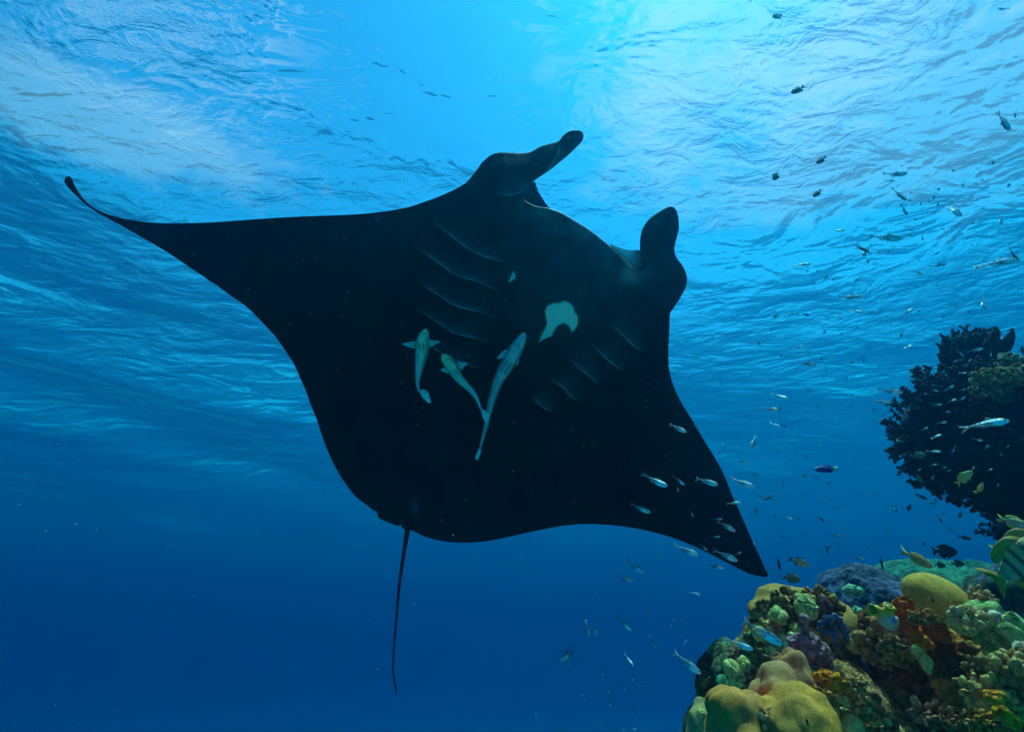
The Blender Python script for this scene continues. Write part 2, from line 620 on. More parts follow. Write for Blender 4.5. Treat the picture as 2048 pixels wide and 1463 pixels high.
    for li, ln in enumerate(GILLS + FOLDS):
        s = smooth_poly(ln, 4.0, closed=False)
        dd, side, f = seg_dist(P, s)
        taper = np.clip(np.minimum(f, 1 - f) * 2.8, 0, 1)
        taper = taper * taper * (3 - 2 * taper)
        fold = li >= len(GILLS)
        rise = np.where(side <= 0, np.exp(-dd / (22.0 if not fold else 30.0)), np.exp(-dd / 1.2) * 0.1)
        near = (dd < 70)
        amp = 0.026 if not fold else 0.02
        front += amp * rise * taper * near
        dip = np.where(side > 0, np.exp(-((dd - 5) / 7) ** 2), 0)
        front -= 0.008 * dip * taper * near
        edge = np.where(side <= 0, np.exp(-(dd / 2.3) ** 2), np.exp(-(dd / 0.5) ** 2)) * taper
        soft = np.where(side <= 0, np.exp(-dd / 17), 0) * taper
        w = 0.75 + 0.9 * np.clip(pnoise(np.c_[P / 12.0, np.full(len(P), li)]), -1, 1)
        pig += (edge * w)[:, None] * np.array([0.30, 0.34, 0.35]) * (1.0 if li < 5 else 0.75)  # naturally pale margin, with the slit's highlight painted in
        pig += (soft * w)[:, None] * np.array([0.06, 0.075, 0.08])  # light on the flap, painted in as paler skin
    jag = fbm(np.c_[P / 3.2, np.full(len(P), 3.0)], 2) * 4.0
    for poly, c in ((PATCH, (0.95, 0.82, 0.62)), (SMALL, (0.85, 0.75, 0.6))):
        dd = seg_dist(P, poly, True)[0]
        sd_ = np.where(in_poly(P, poly), dd, -dd) + jag * 0.5
        w = np.clip(sd_ / 2.4 + 0.5, 0, 1)[:, None]
        pig = pig * (1 - w) + np.array(c) * w
    w = np.exp(-(np.hypot((P[:, 0] - 831) / 6, (P[:, 1] - 1000) / 20)) ** 2)
    pig += w[:, None] * np.array([0.03, 0.05, 0.05])
    w = np.exp(-(np.hypot((P[:, 0] - 880) / 60, (P[:, 1] - 890) / 12)) ** 2) * np.clip(fbm(np.c_[P / 25.0, np.ones(len(P))], 3) + 0.2, 0, 1)
    pig += w[:, None] * np.array([0.02, 0.035, 0.035])
    # white flecks
    fl = r_.choice(len(P), 60, replace=False)
    pig[fl] += 0.05
    base = at_np(P[:, 0], P[:, 1], manta_depth(P[:, 0], P[:, 1]) + np.where(finm, -0.05, 0) * np.clip(d / 30, 0, 1))
    # the head fins roll: push their middles away to give them a scooped shape
    n = np.array(MN)
    roll = np.exp(-(np.hypot((P[:, 0] - 1325) / 30, (P[:, 1] - 480) / 60)) ** 2) * 0.05
    roll += np.exp(-(np.hypot((P[:, 0] - 1140) / 30, (P[:, 1] - 295) / 30)) ** 2) * 0.03
    Vf = base + n * (front - roll)[:, None]
    back = prof * np.where(finm, 1.0, 1.1)
    Vb = base - n * (back + roll * 0.6)[:, None]
    nP = len(P)
    V = np.concatenate([Vf, Vb[~bound]])
    mp = np.arange(nP)
    mp[~bound] = nP + np.arange((~bound).sum())
    fa = tris.copy()
    # orient the belly towards the camera
    a, b_, c_ = Vf[fa[0, 0]], Vf[fa[0, 1]], Vf[fa[0, 2]]
    if np.dot(np.cross(b_ - a, c_ - a), n) < 0:
        fa = fa[:, ::-1]
    fb = mp[fa][:, ::-1]
    faces = fa.tolist() + fb.tolist()
    cols = np.concatenate([pig, np.full(((~bound).sum(), 3), 0.012)])
    V = V.tolist()
    cols = cols.tolist()

    def tube(pts, radii, col, sides=10, squash=1.0):
        nonlocal V, faces, cols
        o = len(V)
        pts = [Vector(p) for p in pts]
        for i, p in enumerate(pts):
            t = (pts[min(i + 1, len(pts) - 1)] - pts[max(i - 1, 0)]).normalized()
            s1 = t.cross(Vector(MN)).normalized()
            s2 = t.cross(s1).normalized()
            for k in range(sides):
                an = 2 * math.pi * k / sides
                V.append(tuple(p + s1 * (math.cos(an) * radii[i]) + s2 * (math.sin(an) * radii[i] * squash)))
                cols.append(col)
        for i in range(len(pts) - 1):
            for k in range(sides):
                faces.append([o + i * sides + k, o + i * sides + (k + 1) % sides, o + (i + 1) * sides + (k + 1) % sides, o + (i + 1) * sides + k])
        faces.append([o + (len(pts) - 1) * sides + k for k in range(sides)])
        faces.append([o + k for k in range(sides)][::-1])

    tl = smooth_poly([(826, 1000), (820, 1030), (815, 1060), (807, 1110), (798, 1176), (793.5, 1229), (788.6, 1284), (786, 1333), (788, 1358), (791.5, 1374), (792, 1389)], 9, closed=False)
    dt = manta_depth(tl[:, 0], tl[:, 1]) + np.linspace(-0.03, 0.0, len(tl))
    fr2 = np.linspace(0, 1, len(tl))
    rad = np.interp(fr2, [0, 0.1, 0.16, 0.3, 0.6, 0.97, 1], [0.010, 0.013, 0.0105, 0.0075, 0.0052, 0.0036, 0.002])
    tube(at_np(tl[:, 0], tl[:, 1], dt), rad, (0.012, 0.012, 0.012))
    # pelvic fins either side of the vent
    for s in (-1, 1):
        q = [(829 + s * 7, 985), (826 + s * 10, 1008), (821 + s * 10, 1035), (816 + s * 9, 1054)]
        q = np.array(q, float)
        dq = manta_depth(q[:, 0], q[:, 1]) - 0.028
        tube(at_np(q[:, 0], q[:, 1], dq), [0.004, 0.016, 0.014, 0.003], (0.014, 0.016, 0.018), 10, 0.5)
    # upper jaw and the inside of the mouth, seen past the lip at both corners
    def sheet(poly, dd, col, thick=0.03):
        nonlocal V, faces, cols
        poly = smooth_poly(poly, 4.0)
        o = len(V)
        pd = manta_depth(poly[:, 0], poly[:, 1]) + dd
        A = at_np(poly[:, 0], poly[:, 1], pd)
        Bk = at_np(poly[:, 0], poly[:, 1], pd + thick)
        cen = poly.mean(0)
        V += A.tolist() + Bk.tolist()
        k = len(poly)
        V.append(tuple(at(cen[0], cen[1], float(manta_depth(cen[0], cen[1])) + dd - 0.012)))
        V.append(tuple(at(cen[0], cen[1], float(manta_depth(cen[0], cen[1])) + dd + thick)))
        cc = col(np.concatenate([poly, poly, [cen, cen]]))
        cols += cc.tolist()
        for i in range(k):
            j = (i + 1) % k
            faces.append([o + i, o + j, o + 2 * k])
            faces.append([o + k + j, o + k + i, o + 2 * k + 1])
            faces.append([o + j, o + i, o + k + i, o + k + j])

    dark = lambda q: np.tile([0.02, 0.035, 0.05], (len(q), 1)) + np.clip(pnoise(np.c_[q / 9.0, np.zeros(len(q))]), 0, 1)[:, None] * 0.12
    sheet([(1040, 402), (1056, 372), (1070, 364), (1075, 380), (1086, 398), (1100, 416), (1130, 436), (1100, 450), (1060, 430)], 0.16, dark)

    def pale(q):
        w = np.clip(1.0 - (q[:, 0] - 1264) / 12, 0, 1)[:, None]
        return w * np.array([0.98, 0.9, 0.85]) + (1 - w) * np.array([0.05, 0.08, 0.11])
    sheet([(1220, 490), (1234, 493), (1248, 498), (1262, 500), (1284, 503), (1292, 530), (1286, 550), (1262, 545), (1240, 525)], 0.07, pale)
    me = mesh_np('manta_ray', np.array(V), faces)
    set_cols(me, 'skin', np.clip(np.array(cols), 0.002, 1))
    m, nn_, o = mat('manta skin')
    b = nn_.n('ShaderNodeBsdfPrincipled')
    at_ = nn_.n('ShaderNodeVertexColor', layer_name='skin')
    nn_.l(at_.outputs[0], b.inputs['Base Color'])
    b.inputs['Roughness'].default_value = 0.6
    b.inputs['Specular IOR Level'].default_value = 0.08
    tcn = nn_.n('ShaderNodeTexCoord')
    bp = nn_.n('ShaderNodeBump')
    bp.inputs['Strength'].default_value = 0.5
    bp.inputs['Distance'].default_value = 0.004
    nn_.l(nn_.noise(tcn.outputs['Object'], 28, 5, 0.6), bp.inputs['Height'])
    nn_.l(bp.outputs[0], b.inputs['Normal'])
    nn_.l(b.outputs[0], o.inputs[0])
    ob = link('manta_ray', me, m)
    tag(ob, 'black manta ray gliding overhead with white throat blotch and long thin tail', 'manta ray')
    return ob


build_manta()

# ------------------------------------------------------------------ reef
def ico(sub):
    bm = bmesh.new()
    bmesh.ops.create_icosphere(bm, subdivisions=sub, radius=1.0)
    V = np.array([v.co[:] for v in bm.verts])
    F = [[v.index for v in f.verts] for f in bm.faces]
    bm.free()
    return V, F


ICO = {k: ico(k) for k in (1, 2, 3, 4, 5, 6)}
CAMM = np.array([list(CR), list(CU), [-c for c in CF]])   # rows: right, up, towards the camera


def lerp(a, b, t):
    t = np.clip(t, 0, 1)[:, None]
    return np.asarray(a) * (1 - t) + np.asarray(b) * t


def coral_mat(name, rough=0.8, spec=0.15, bump=0.5, scale=90.0, dist=0.004, pits=0.0, sss=0.0, mott=0.35, mscale=22.0):
    """painted-by-vertex colony colour with fine pores and mottling on top"""
    m, n, o = mat(name)
    b = n.n('ShaderNodeBsdfPrincipled')
    vc = n.n('ShaderNodeVertexColor', layer_name='pigment')
    tcn = n.n('ShaderNodeTexCoord')
    P = tcn.outputs['Object']
    mo = n.noise(P, mscale, 6, 0.65)
    mo2 = n.noise(P, mscale * 6, 4, 0.6)
    f = n.math('ADD', n.math('MULTIPLY', mo, 0.6), n.math('MULTIPLY', mo2, 0.4))
    dk = n.ramp(f, [(0.36, 1.0 - mott), (0.5, 1.0), (0.66, 1.0 + mott)])
    c = n.mix(1.0, vc.outputs[0], dk, 'MULTIPLY')
    n.l(c, b.inputs['Base Color'])
    b.inputs['Roughness'].default_value = rough
    b.inputs['Specular IOR Level'].default_value = spec
    h = n.noise(P, scale, 5, 0.65)
    if pits:
        pv = n.voronoi(P, scale * 1.6, 'SMOOTH_F1')
        h = n.math('ADD', h, n.math('MULTIPLY', pv, pits))
    bp = n.n('ShaderNodeBump')
    bp.inputs['Strength'].default_value = bump
    bp.inputs['Distance'].default_value = dist
    n.l(h, bp.inputs['Height'])
    n.l(bp.outputs[0], b.inputs['Normal'])
    n.l(b.outputs[0], o.inputs[0])
    return m


M_ROCK = coral_mat('overgrown reef rock', 0.9, 0.1, 1.0, 60, 0.012, 0.6, mott=0.65, mscale=30)
M_DOME = coral_mat('smooth boulder coral', 0.85, 0.06, 0.6, 260, 0.003, 0.5, mott=0.38, mscale=20)
M_LOBE = coral_mat('knobbly coral', 0.85, 0.08, 1.0, 130, 0.005, 0.9, mott=0.45, mscale=45)
M_SPONGE = coral_mat('rough sponge', 0.9, 0.08, 1.0, 75, 0.008, 1.2, mott=0.5, mscale=30)
M_SQUIRT = coral_mat('sea squirt skin', 0.45, 0.4, 0.2, 60, 0.001, 0, mott=0.12, mscale=30)
M_BLACK = coral_mat('black coral skin', 0.85, 0.08, 0.6, 120, 0.003, 0.6, mott=0.3, mscale=30)



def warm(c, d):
    """reef pigments near the camera: strobe light painted in as extra red, stronger with nearness"""
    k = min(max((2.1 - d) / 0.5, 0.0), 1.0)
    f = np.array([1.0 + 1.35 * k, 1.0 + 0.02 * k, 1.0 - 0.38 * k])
    return np.clip(np.asarray(c) * f, 0.002, 0.92)  # flank shading painted in as darker side stripes



def lump(name, cx, cy, d, rx, ry, rz, mtl, colf, disp, sub=5, roll=0.0, label=None, cat=None, group=None, kind=None, parent=None, squash=None):
    """an ellipsoid colony: centre pixel and distance, radii in pixels (rz in metres), displaced by disp(Pw, N, unit) metres"""
    V, F = ICO[sub]
    c = np.array(at(cx, cy, d))
    s = d / FPX
    L = V * np.array([rx * s, ry * s, rz])
    ca, sa = math.cos(R(roll)), math.sin(R(roll))
    L = np.stack([L[:, 0] * ca - L[:, 1] * sa, L[:, 0] * sa + L[:, 1] * ca, L[:, 2]], -1)
    N = V / np.array([rx * s, ry * s, rz])
    N = np.stack([N[:, 0] * ca - N[:, 1] * sa, N[:, 0] * sa + N[:, 1] * ca, N[:, 2]], -1)
    N /= np.linalg.norm(N, axis=1)[:, None]
    Wp = L @ CAMM + c
    Nw = N @ CAMM
    h = disp(Wp, Nw, V)
    Wd = Wp + Nw * h[:, None]
    me = mesh_np(name, Wd - c, F)
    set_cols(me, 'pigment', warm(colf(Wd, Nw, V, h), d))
    ob = link(name, me, mtl, loc=Vector(c))
    tag(ob, label, cat, group, kind)
    return ob


def dome_disp(amp=0.03, sc=7.0, fine=0.002, seed=0.0, groove=0.0):
    def f(Pw, N, V):
        h = amp * fbm(Pw * sc + seed, 2) + fine * fbm(Pw * 60 + seed, 2)
        if groove:
            f1, f2, _ = worley(Pw * sc * 0.8 + seed)
            h = h - groove * np.exp(-((f2 - f1) / 0.16) ** 2)
        return h
    return f


def rock_disp(amp=0.06, sc=6.0, seed=0.0, knob=0.012, ksc=38.0):
    def f(Pw, N, V):
        h = amp * fbm(Pw * sc + seed, 4, 0.55)
        f1, f2, _ = worley(Pw * ksc + seed + pnoise(Pw * 20)[:, None] * 0.5)
        h += knob * (0.6 - f1) * np.clip(0.5 + 1.2 * pnoise(Pw * 9 + seed), 0, 1.2)
        f1, _, _ = worley(Pw * ksc * 2.1 + seed)
        h += knob * 0.4 * (0.5 - f1)
        h += 0.004 * fbm(Pw * 110 + seed, 2)
        return h
    return f


def patch_cols(palette, sc=9.0, seed=0, crack=0.5):
    """patchwork of encrusting growth: cells of different pigments, darker in the seams between cells"""
    pal = np.array(palette)

    def f(Pw, N, V, h):
        w = Pw + 0.04 * np.stack([fbm(Pw * 14 + k * 7.7, 3) for k in range(3)], -1)
        f1, f2, cid = worley(w * sc, seed)
        i = (cid * 997).astype(int) % len(pal)
        c = pal[i]
        f1b, f2b, cidb = worley(w * sc * 3.1, seed + 3)
        i2 = (cidb * 991).astype(int) % len(pal)
        c = c * 0.6 + pal[i2] * 0.4
        c = c * (0.75 + 0.6 * np.clip(fbm(Pw * 50, 3) + 0.3, 0, 1))[:, None]
        return c * np.clip(0.45 + (f2b - f1b) * 2.2, 0.45, 1)[:, None]
    return f


OLIVE = (0.22, 0.17, 0.045)
TAN = (0.36, 0.25, 0.10)
SAND = (0.50, 0.40, 0.20)
GREY = (0.20, 0.17, 0.14)
DBROWN = (0.10, 0.055, 0.022)
RUST = (0.36, 0.10, 0.02)
MINT = (0.26, 0.46, 0.24)
TEAL = (0.07, 0.22, 0.14)
PURP = (0.16, 0.12, 0.20)


def mass(name, cx, cy, d, rx, ry, rz, pal, sub=6, amp=0.06, sc=6.0, seed=0.0, roll=0, knob=0.014, psc=9.0, label='', ksc=38.0):
    return lump(name, cx, cy, d, rx, ry, rz, M_ROCK, patch_cols(pal, psc, int(seed)), rock_disp(amp, sc, seed, knob, ksc), sub, roll,
                label=label, kind='structure')


# the rock the colonies grow on
mass('reef_rock', 1600, 1345, 1.62, 118, 135, 0.20, [OLIVE, DBROWN, TAN, GREY, TEAL, OLIVE], 6, 0.05, 6, 1.0, label='knobbly overgrown reef head at the left of the reef')
mass('reef_rock', 1462, 1400, 1.70, 62, 105, 0.16, [DBROWN, OLIVE, TEAL, DBROWN], 5, 0.04, 7, 2.0, label='low dark shoulder of the reef head')
mass('reef_rock', 1690, 1440, 1.42, 135, 95, 0.20, [TAN, SAND, OLIVE, GREY, RUST, SAND], 6, 0.035, 7, 3.0, roll=-24, label='sandy brown reef slope below the orange sponge crust')
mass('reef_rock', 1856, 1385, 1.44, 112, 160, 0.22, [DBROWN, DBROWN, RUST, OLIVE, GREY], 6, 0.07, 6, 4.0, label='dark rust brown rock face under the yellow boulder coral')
mass('reef_rock', 2010, 1400, 1.25, 105, 165, 0.22, [OLIVE, TAN, SAND, DBROWN, (0.5, 0.28, 0.03), GREY], 6, 0.05, 7, 5.0, label='encrusted olive rock filling the lower right of the reef', knob=0.02)
mass('reef_rock', 1755, 1235, 2.5, 78, 88, 0.35, [PURP, PURP, (0.10, 0.10, 0.14), GREY], 6, 0.05, 5, 6.0, knob=0.02, psc=5, label='purple grey reef mound behind the sea squirts')
mass('reef_rock', 1895, 1235, 3.0, 130, 92, 0.5, [(0.10, 0.26, 0.13), TEAL, (0.12, 0.24, 0.12)], 6, 0.05, 4, 7.0, knob=0.02, psc=4, label='green reef mound behind the yellow boulder coral')
mass('reef_rock', 1985, 1225, 3.4, 120, 90, 0.5, [(0.16, 0.34, 0.18), TEAL, (0.10, 0.2, 0.12)], 5, 0.12, 4, 8.0, knob=0.03, psc=4, label='paler green reef mound furthest to the right')
mass('reef_rock', 2080, 1255, 2.2, 110, 120, 0.3, [DBROWN, TEAL, PURP, OLIVE], 5, 0.06, 5, 9.0, label='dark rock behind the mint green coral')
mass('reef_rock', 1750, 1700, 1.55, 420, 300, 0.55, [DBROWN, OLIVE, TAN], 5, 0.08, 4, 10.0, label='body of the reef below the colonies')
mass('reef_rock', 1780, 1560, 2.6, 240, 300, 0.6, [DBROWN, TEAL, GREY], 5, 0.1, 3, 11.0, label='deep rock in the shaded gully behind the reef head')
mass('reef_rock', 2345, 1080, 2.3, 260, 420, 0.5, [DBROWN, PURP, TEAL], 5, 0.12, 3, 12.0, label='reef wall that carries the overhanging ledge')


def footing():
    V, F = ICO[5]
    c = np.array([2.4, 1.9, -5.2])
    L = V * np.array([2.6, 1.7, 4.6])
    h = 0.35 * fbm((L + c) * 0.9, 4)
    L = L + V * h[:, None]
    me = mesh_np('reef_rock', L, F)
    set_cols(me, 'pigment', patch_cols([DBROWN, OLIVE, TEAL], 2.0, 5)(L + c, V, V, h))
    tag(link('reef_rock', me, M_ROCK, loc=Vector(c)), 'foot of the reef going down to the sand', kind='structure')


footing()


# smooth boulder corals ------------------------------------------------
def dome_col(top, low, seed=0.0, k=1.0):
    def f(Pw, N, V, h):
        t = 0.5 + 0.9 * fbm(Pw * 6.5 + seed, 2)
        c = lerp(low, top, t)
        return c * (1.0 + 0.12 * fbm(Pw * 45 + seed, 2))[:, None]
    return f


YG = (0.34, 0.22, 0.045)
YG2 = (0.27, 0.19, 0.09)
GT = (0.42, 0.36, 0.22)
G_D = 'smooth boulder corals on the reef head'
for a in [
    (1486, 1466, 1.14, 72, 84, 0.11, (0.36, 0.24, 0.12), YG, 21, 'large yellow green boulder coral at the lower left of the reef'),
    (1600, 1478, 1.08, 78, 92, 0.12, (0.38, 0.27, 0.09), (0.34, 0.22, 0.03), 22, 'largest yellow boulder coral at the bottom of the reef'),
    (1552, 1392, 1.22, 48, 55, 0.08, (0.36, 0.28, 0.17), YG2, 23, 'rounded grey green boulder coral behind the two large yellow ones'),
    (1585, 1350, 1.30, 34, 52, 0.07, (0.38, 0.28, 0.18), (0.25, 0.17, 0.08), 24, 'tallest small boulder coral beside the orange sponge crust'),
    (1412, 1450, 1.34, 36, 60, 0.08, (0.36, 0.38, 0.24), (0.26, 0.30, 0.18), 25, 'pale blue green boulder coral at the far left end of the reef'),
]:
    lump('boulder_coral', *a[:6], M_DOME, dome_col(a[6], a[7], a[8]), dome_disp(0.034, 11.0, 0.0012, a[8], 0.008), 5, label=a[9], cat='coral', group=G_D)
lump('boulder_coral', 1876, 1196, 1.27, 57, 43, 0.08, M_DOME, dome_col((0.50, 0.38, 0.12), (0.38, 0.28, 0.06), 31), dome_disp(0.014, 7.0, 0.0012, 31), 5, roll=-22,
     label='egg shaped yellow boulder coral above the orange sponge', cat='coral', group=G_D)
lump('boulder_coral', 1606, 1232, 1.66, 102, 52, 0.16, M_DOME, dome_col((0.36, 0.28, 0.10), (0.26, 0.20, 0.06), 33), dome_disp(0.02, 9.0, 0.002, 33, 0.01), 5,
     label='brown domed coral capping the left reef head', cat='coral', group=G_D)
lump('boulder_coral', 1481, 1316, 1.72, 27, 18, 0.09, M_DOME, dome_col((0.34, 0.24, 0.09), (0.2, 0.15, 0.05), 34), dome_disp(0.015, 9.0, 0.002, 34), 4,
     label='small brown coral cap on the low left shoulder', cat='coral', group=G_D)


# lobed pale green colonies with dark seams ------------------------------
def lobe_disp(amp, sc, seed):
    def f(Pw, N, V):
        f1, f2, _ = worley(Pw * sc + seed)
        g = f2 - f1
        return amp * np.clip(g * 2.5, 0, 1) ** 0.5 - amp * 0.5 + 0.006 * fbm(Pw * 30 + seed, 2)
    return f


def lobe_col(c, dark, sc, seed):
    def f(Pw, N, V, h):
        f1, f2, _ = worley(Pw * sc + seed)
        t = np.clip((f2 - f1) / 0.10, 0, 1)
        return lerp(dark, c, t) * (1 + 0.35 * fbm(Pw * 60 + seed, 3))[:, None]
    return f


G_L = 'pale green lobed corals scattered over the reef'
for a in [
    (1612, 1213, 1.44, 19, 20, 0.035, 32, 'upper pale green lobed coral with dark seams on the brown cap'),
    (1598, 1196, 1.47, 9, 8, 0.02, 36, 'small green nub topping the upper lobed coral'),
    (1556, 1229, 1.46, 12, 14, 0.03, 30, 'split pale green coral left of the upper lobed coral'),
    (1468, 1345, 1.50, 15, 24, 0.04, 26, 'long pale green lobed coral on the low left shoulder'),
    (1489, 1326, 1.50, 9, 10, 0.025, 40, 'small pale green coral right of the long lobed one'),
    (1452, 1378, 1.55, 13, 24, 0.04, 12, 'smooth deep green coral hanging at the left edge of the reef'),
    (1548, 1296, 1.44, 15, 10, 0.03, 36, 'green lobed coral above the black hollow with yellow fish'),
    (1521, 1268, 1.46, 12, 10, 0.03, 42, 'green knobs beside the two silver fish'),
    (1408, 1440, 1.24, 9, 22, 0.02, 34, 'stack of mint green lobes on the far left boulder coral'),
    (1697, 1448, 1.22, 20, 24, 0.04, 18, 'blue green lobed coral at the bottom beside the yellow boulder'),
    (1704, 1285, 1.50, 10, 17, 0.03, 30, 'pale green lobe at the right tip of the reef head'),
    (1592, 1262, 1.44, 9, 12, 0.025, 38, 'little green coral left of the purple sponge pillar'),
    (1715, 1218, 2.12, 7, 6, 0.02, 26, 'small turquoise knob on the purple mound'),
    (1706, 1180, 2.3, 20, 10, 0.03, 26, 'green crust over the top left of the purple mound'),
    (1846, 1318, 1.22, 8, 26, 0.02, 26, 'narrow green lobe in the shaded middle of the rock face'),
]:
    lump('lobed_coral', *a[:6], M_LOBE, lobe_col((0.44, 0.60, 0.28) if a[0] != 1452 else (0.06, 0.30, 0.18), (0.02, 0.06, 0.04), a[6], a[0]), lobe_disp(0.010, a[6], a[0]), 4,
         roll=20 if a[0] in (1468, 1846) else 0, label=a[7], cat='coral', group=G_L)
# the large mint colony on the right
lump('mint_coral', 1996, 1264, 1.16, 35, 54, 0.07, M_LOBE, lobe_col((0.24, 0.50, 0.24), (0.06, 0.18, 0.08), 27, 5), lobe_disp(0.022, 27, 5), 5, roll=22,
     label='large mint green leathery coral above the lower right rock', cat='coral')
lump('mint_coral', 1927, 1252, 1.18, 22, 12, 0.03, M_LOBE, lobe_col((0.34, 0.55, 0.26), (0.1, 0.25, 0.12), 40, 6), lobe_disp(0.008, 40, 6), 4,
     label='pale green frilled coral under the cream knobs', cat='coral')


# clusters of knobs ------------------------------------------------------
def knob_cluster(name, cx, cy, d, rx, ry, rz, n, size, col, col2, mtl, label, cat='coral', seed=1, elong=1.3, group=None, sub=3, up=0.4, inward=0.25):
    r_ = np.random.default_rng(seed)
    Vk, Fk = ICO[sub]
    s = d / FPX
    c = np.array(at(cx, cy, d))
    allV, allF, allC = [], [], []
    gold = math.pi * (3 - math.sqrt(5))
    o = 0
    for i in range(n):
        z = 1 - (i + 0.5) / n * 1.25            # mostly the half that faces the water
        z = max(z, -1)
        rr = math.sqrt(max(0, 1 - z * z))
        a = i * gold
        dirv = np.array([math.cos(a) * rr, math.sin(a) * rr, z]) + r_.normal(0, 0.12, 3)
        dirv /= np.linalg.norm(dirv)
        p = dirv * np.array([rx * s, ry * s, rz]) * r_.uniform(1 - inward, 1.05)
        axis = dirv + np.array([0, up, 0]) + r_.normal(0, 0.25, 3)
        axis /= np.linalg.norm(axis)
        t = np.cross(axis, [0.3, 0.2, 0.9])
        t /= np.linalg.norm(t)
        b = np.cross(axis, t)
        sz = size * r_.choice([0.5, 0.75, 1.0, 1.35]) * r_.uniform(0.8, 1.15)
        el = elong * r_.uniform(0.8, 1.3)
        L = (Vk[:, :1] * t + Vk[:, 1:2] * b) * sz + Vk[:, 2:3] * axis * sz * el
        L = L * (1 + 0.34 * pnoise(L / sz * 1.1 + i * 3.1) + 0.2 * pnoise(L / sz * 2.7 + i))[:, None] + p
        allV.append(L)
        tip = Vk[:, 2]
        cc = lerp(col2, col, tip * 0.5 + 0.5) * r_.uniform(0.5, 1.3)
        allC.append(cc)
        allF += [[q + o for q in f] for f in Fk]
        o += len(Vk)
    V = np.concatenate(allV) @ CAMM
    me = mesh_np(name, V, allF)
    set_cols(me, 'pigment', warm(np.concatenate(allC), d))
    ob = link(name, me, mtl, loc=Vector(c))
    return tag(ob, label, cat, group)


G_K = 'knobbly coral clusters on the reef'
for a in [
    (1762, 1282, 1.34, 44, 42, 0.06, 90, 0.0115, (0.32, 0.22, 0.10), (0.10, 0.06, 0.02), 'brown finger coral clump left of the orange sponge', 1.4),
    (1930, 1232, 1.15, 26, 16, 0.03, 60, 0.0065, (0.62, 0.58, 0.34), (0.25, 0.2, 0.1), 'cream knobbly coral between the yellow boulder and the mint coral', 1.5),
    (1958, 1200, 1.22, 20, 20, 0.03, 60, 0.006, (0.42, 0.38, 0.24), (0.16, 0.12, 0.08), 'olive knobbly coral at the right end of the yellow boulder', 1.6),
    (1985, 1372, 1.04, 52, 46, 0.05, 150, 0.0085, (0.50, 0.44, 0.18), (0.10, 0.07, 0.03), 'patch of olive knobs under the mint coral', 1.5),
    (2030, 1330, 1.02, 36, 34, 0.05, 90, 0.009, (0.40, 0.36, 0.18), (0.12, 0.08, 0.04), 'olive knobs at the right edge of the reef', 1.4),
    (1540, 1250, 1.50, 24, 16, 0.035, 60, 0.008, (0.62, 0.48, 0.26), (0.3, 0.2, 0.1), 'tan finger coral above the two silver fish', 1.6),
    (1570, 1200, 1.52, 30, 24, 0.04, 60, 0.008, (0.26, 0.24, 0.10), (0.12, 0.09, 0.03), 'olive knobs on the crown of the reef head', 1.2),
    (1640, 1218, 1.50, 34, 38, 0.05, 90, 0.009, (0.24, 0.22, 0.08), (0.08, 0.06, 0.02), 'dark olive knobs right of the upper lobed coral', 1.2),
    (1582, 1238, 1.50, 18, 24, 0.04, 46, 0.008, (0.22, 0.30, 0.13), (0.08, 0.09, 0.03), 'mossy green knobs in the middle of the reef head', 1.2),
    (1520, 1282, 1.50, 28, 22, 0.04, 60, 0.008, (0.12, 0.26, 0.15), (0.03, 0.06, 0.03), 'dark green knobs on the left face of the reef head', 1.2),
    (1577, 1288, 1.42, 14, 17, 0.03, 26, 0.0085, (0.62, 0.66, 0.46), (0.3, 0.34, 0.22), 'pale cream nodules at the left of the purple sponge', 1.3),
    (1650, 1335, 1.36, 26, 12, 0.03, 44, 0.006, (0.46, 0.46, 0.30), (0.2, 0.18, 0.1), 'pale knobs along the ridge above the orange crust', 1.2),
    (1530, 1440, 1.09, 15, 18, 0.02, 50, 0.005, (0.46, 0.44, 0.26), (0.10, 0.10, 0.06), 'ragged growth in the cleft between the yellow boulders', 2.2),
    (1432, 1408, 1.30, 12, 13, 0.02, 30, 0.005, (0.20, 0.22, 0.16), (0.06, 0.07, 0.05), 'dark weedy tuft on the far left boulder coral', 2.0),
    (1862, 1424, 1.12, 36, 14, 0.03, 40, 0.006, (0.34, 0.26, 0.18), (0.08, 0.05, 0.03), 'pale feathery tuft low on the dark rock face', 2.6),
    (1690, 1400, 1.26, 50, 34, 0.05, 120, 0.0065, (0.50, 0.42, 0.20), (0.14, 0.11, 0.04), 'sandy knobs covering the slope under the orange crust', 1.3),
    (1752, 1440, 1.26, 34, 26, 0.04, 70, 0.0065, (0.46, 0.40, 0.18), (0.14, 0.11, 0.04), 'sandy knobs at the foot of the slope', 1.3),
]:
    knob_cluster('knobbly_coral', *a[:10], M_LOBE, a[10], seed=int(a[0]), elong=a[11], group=G_K)


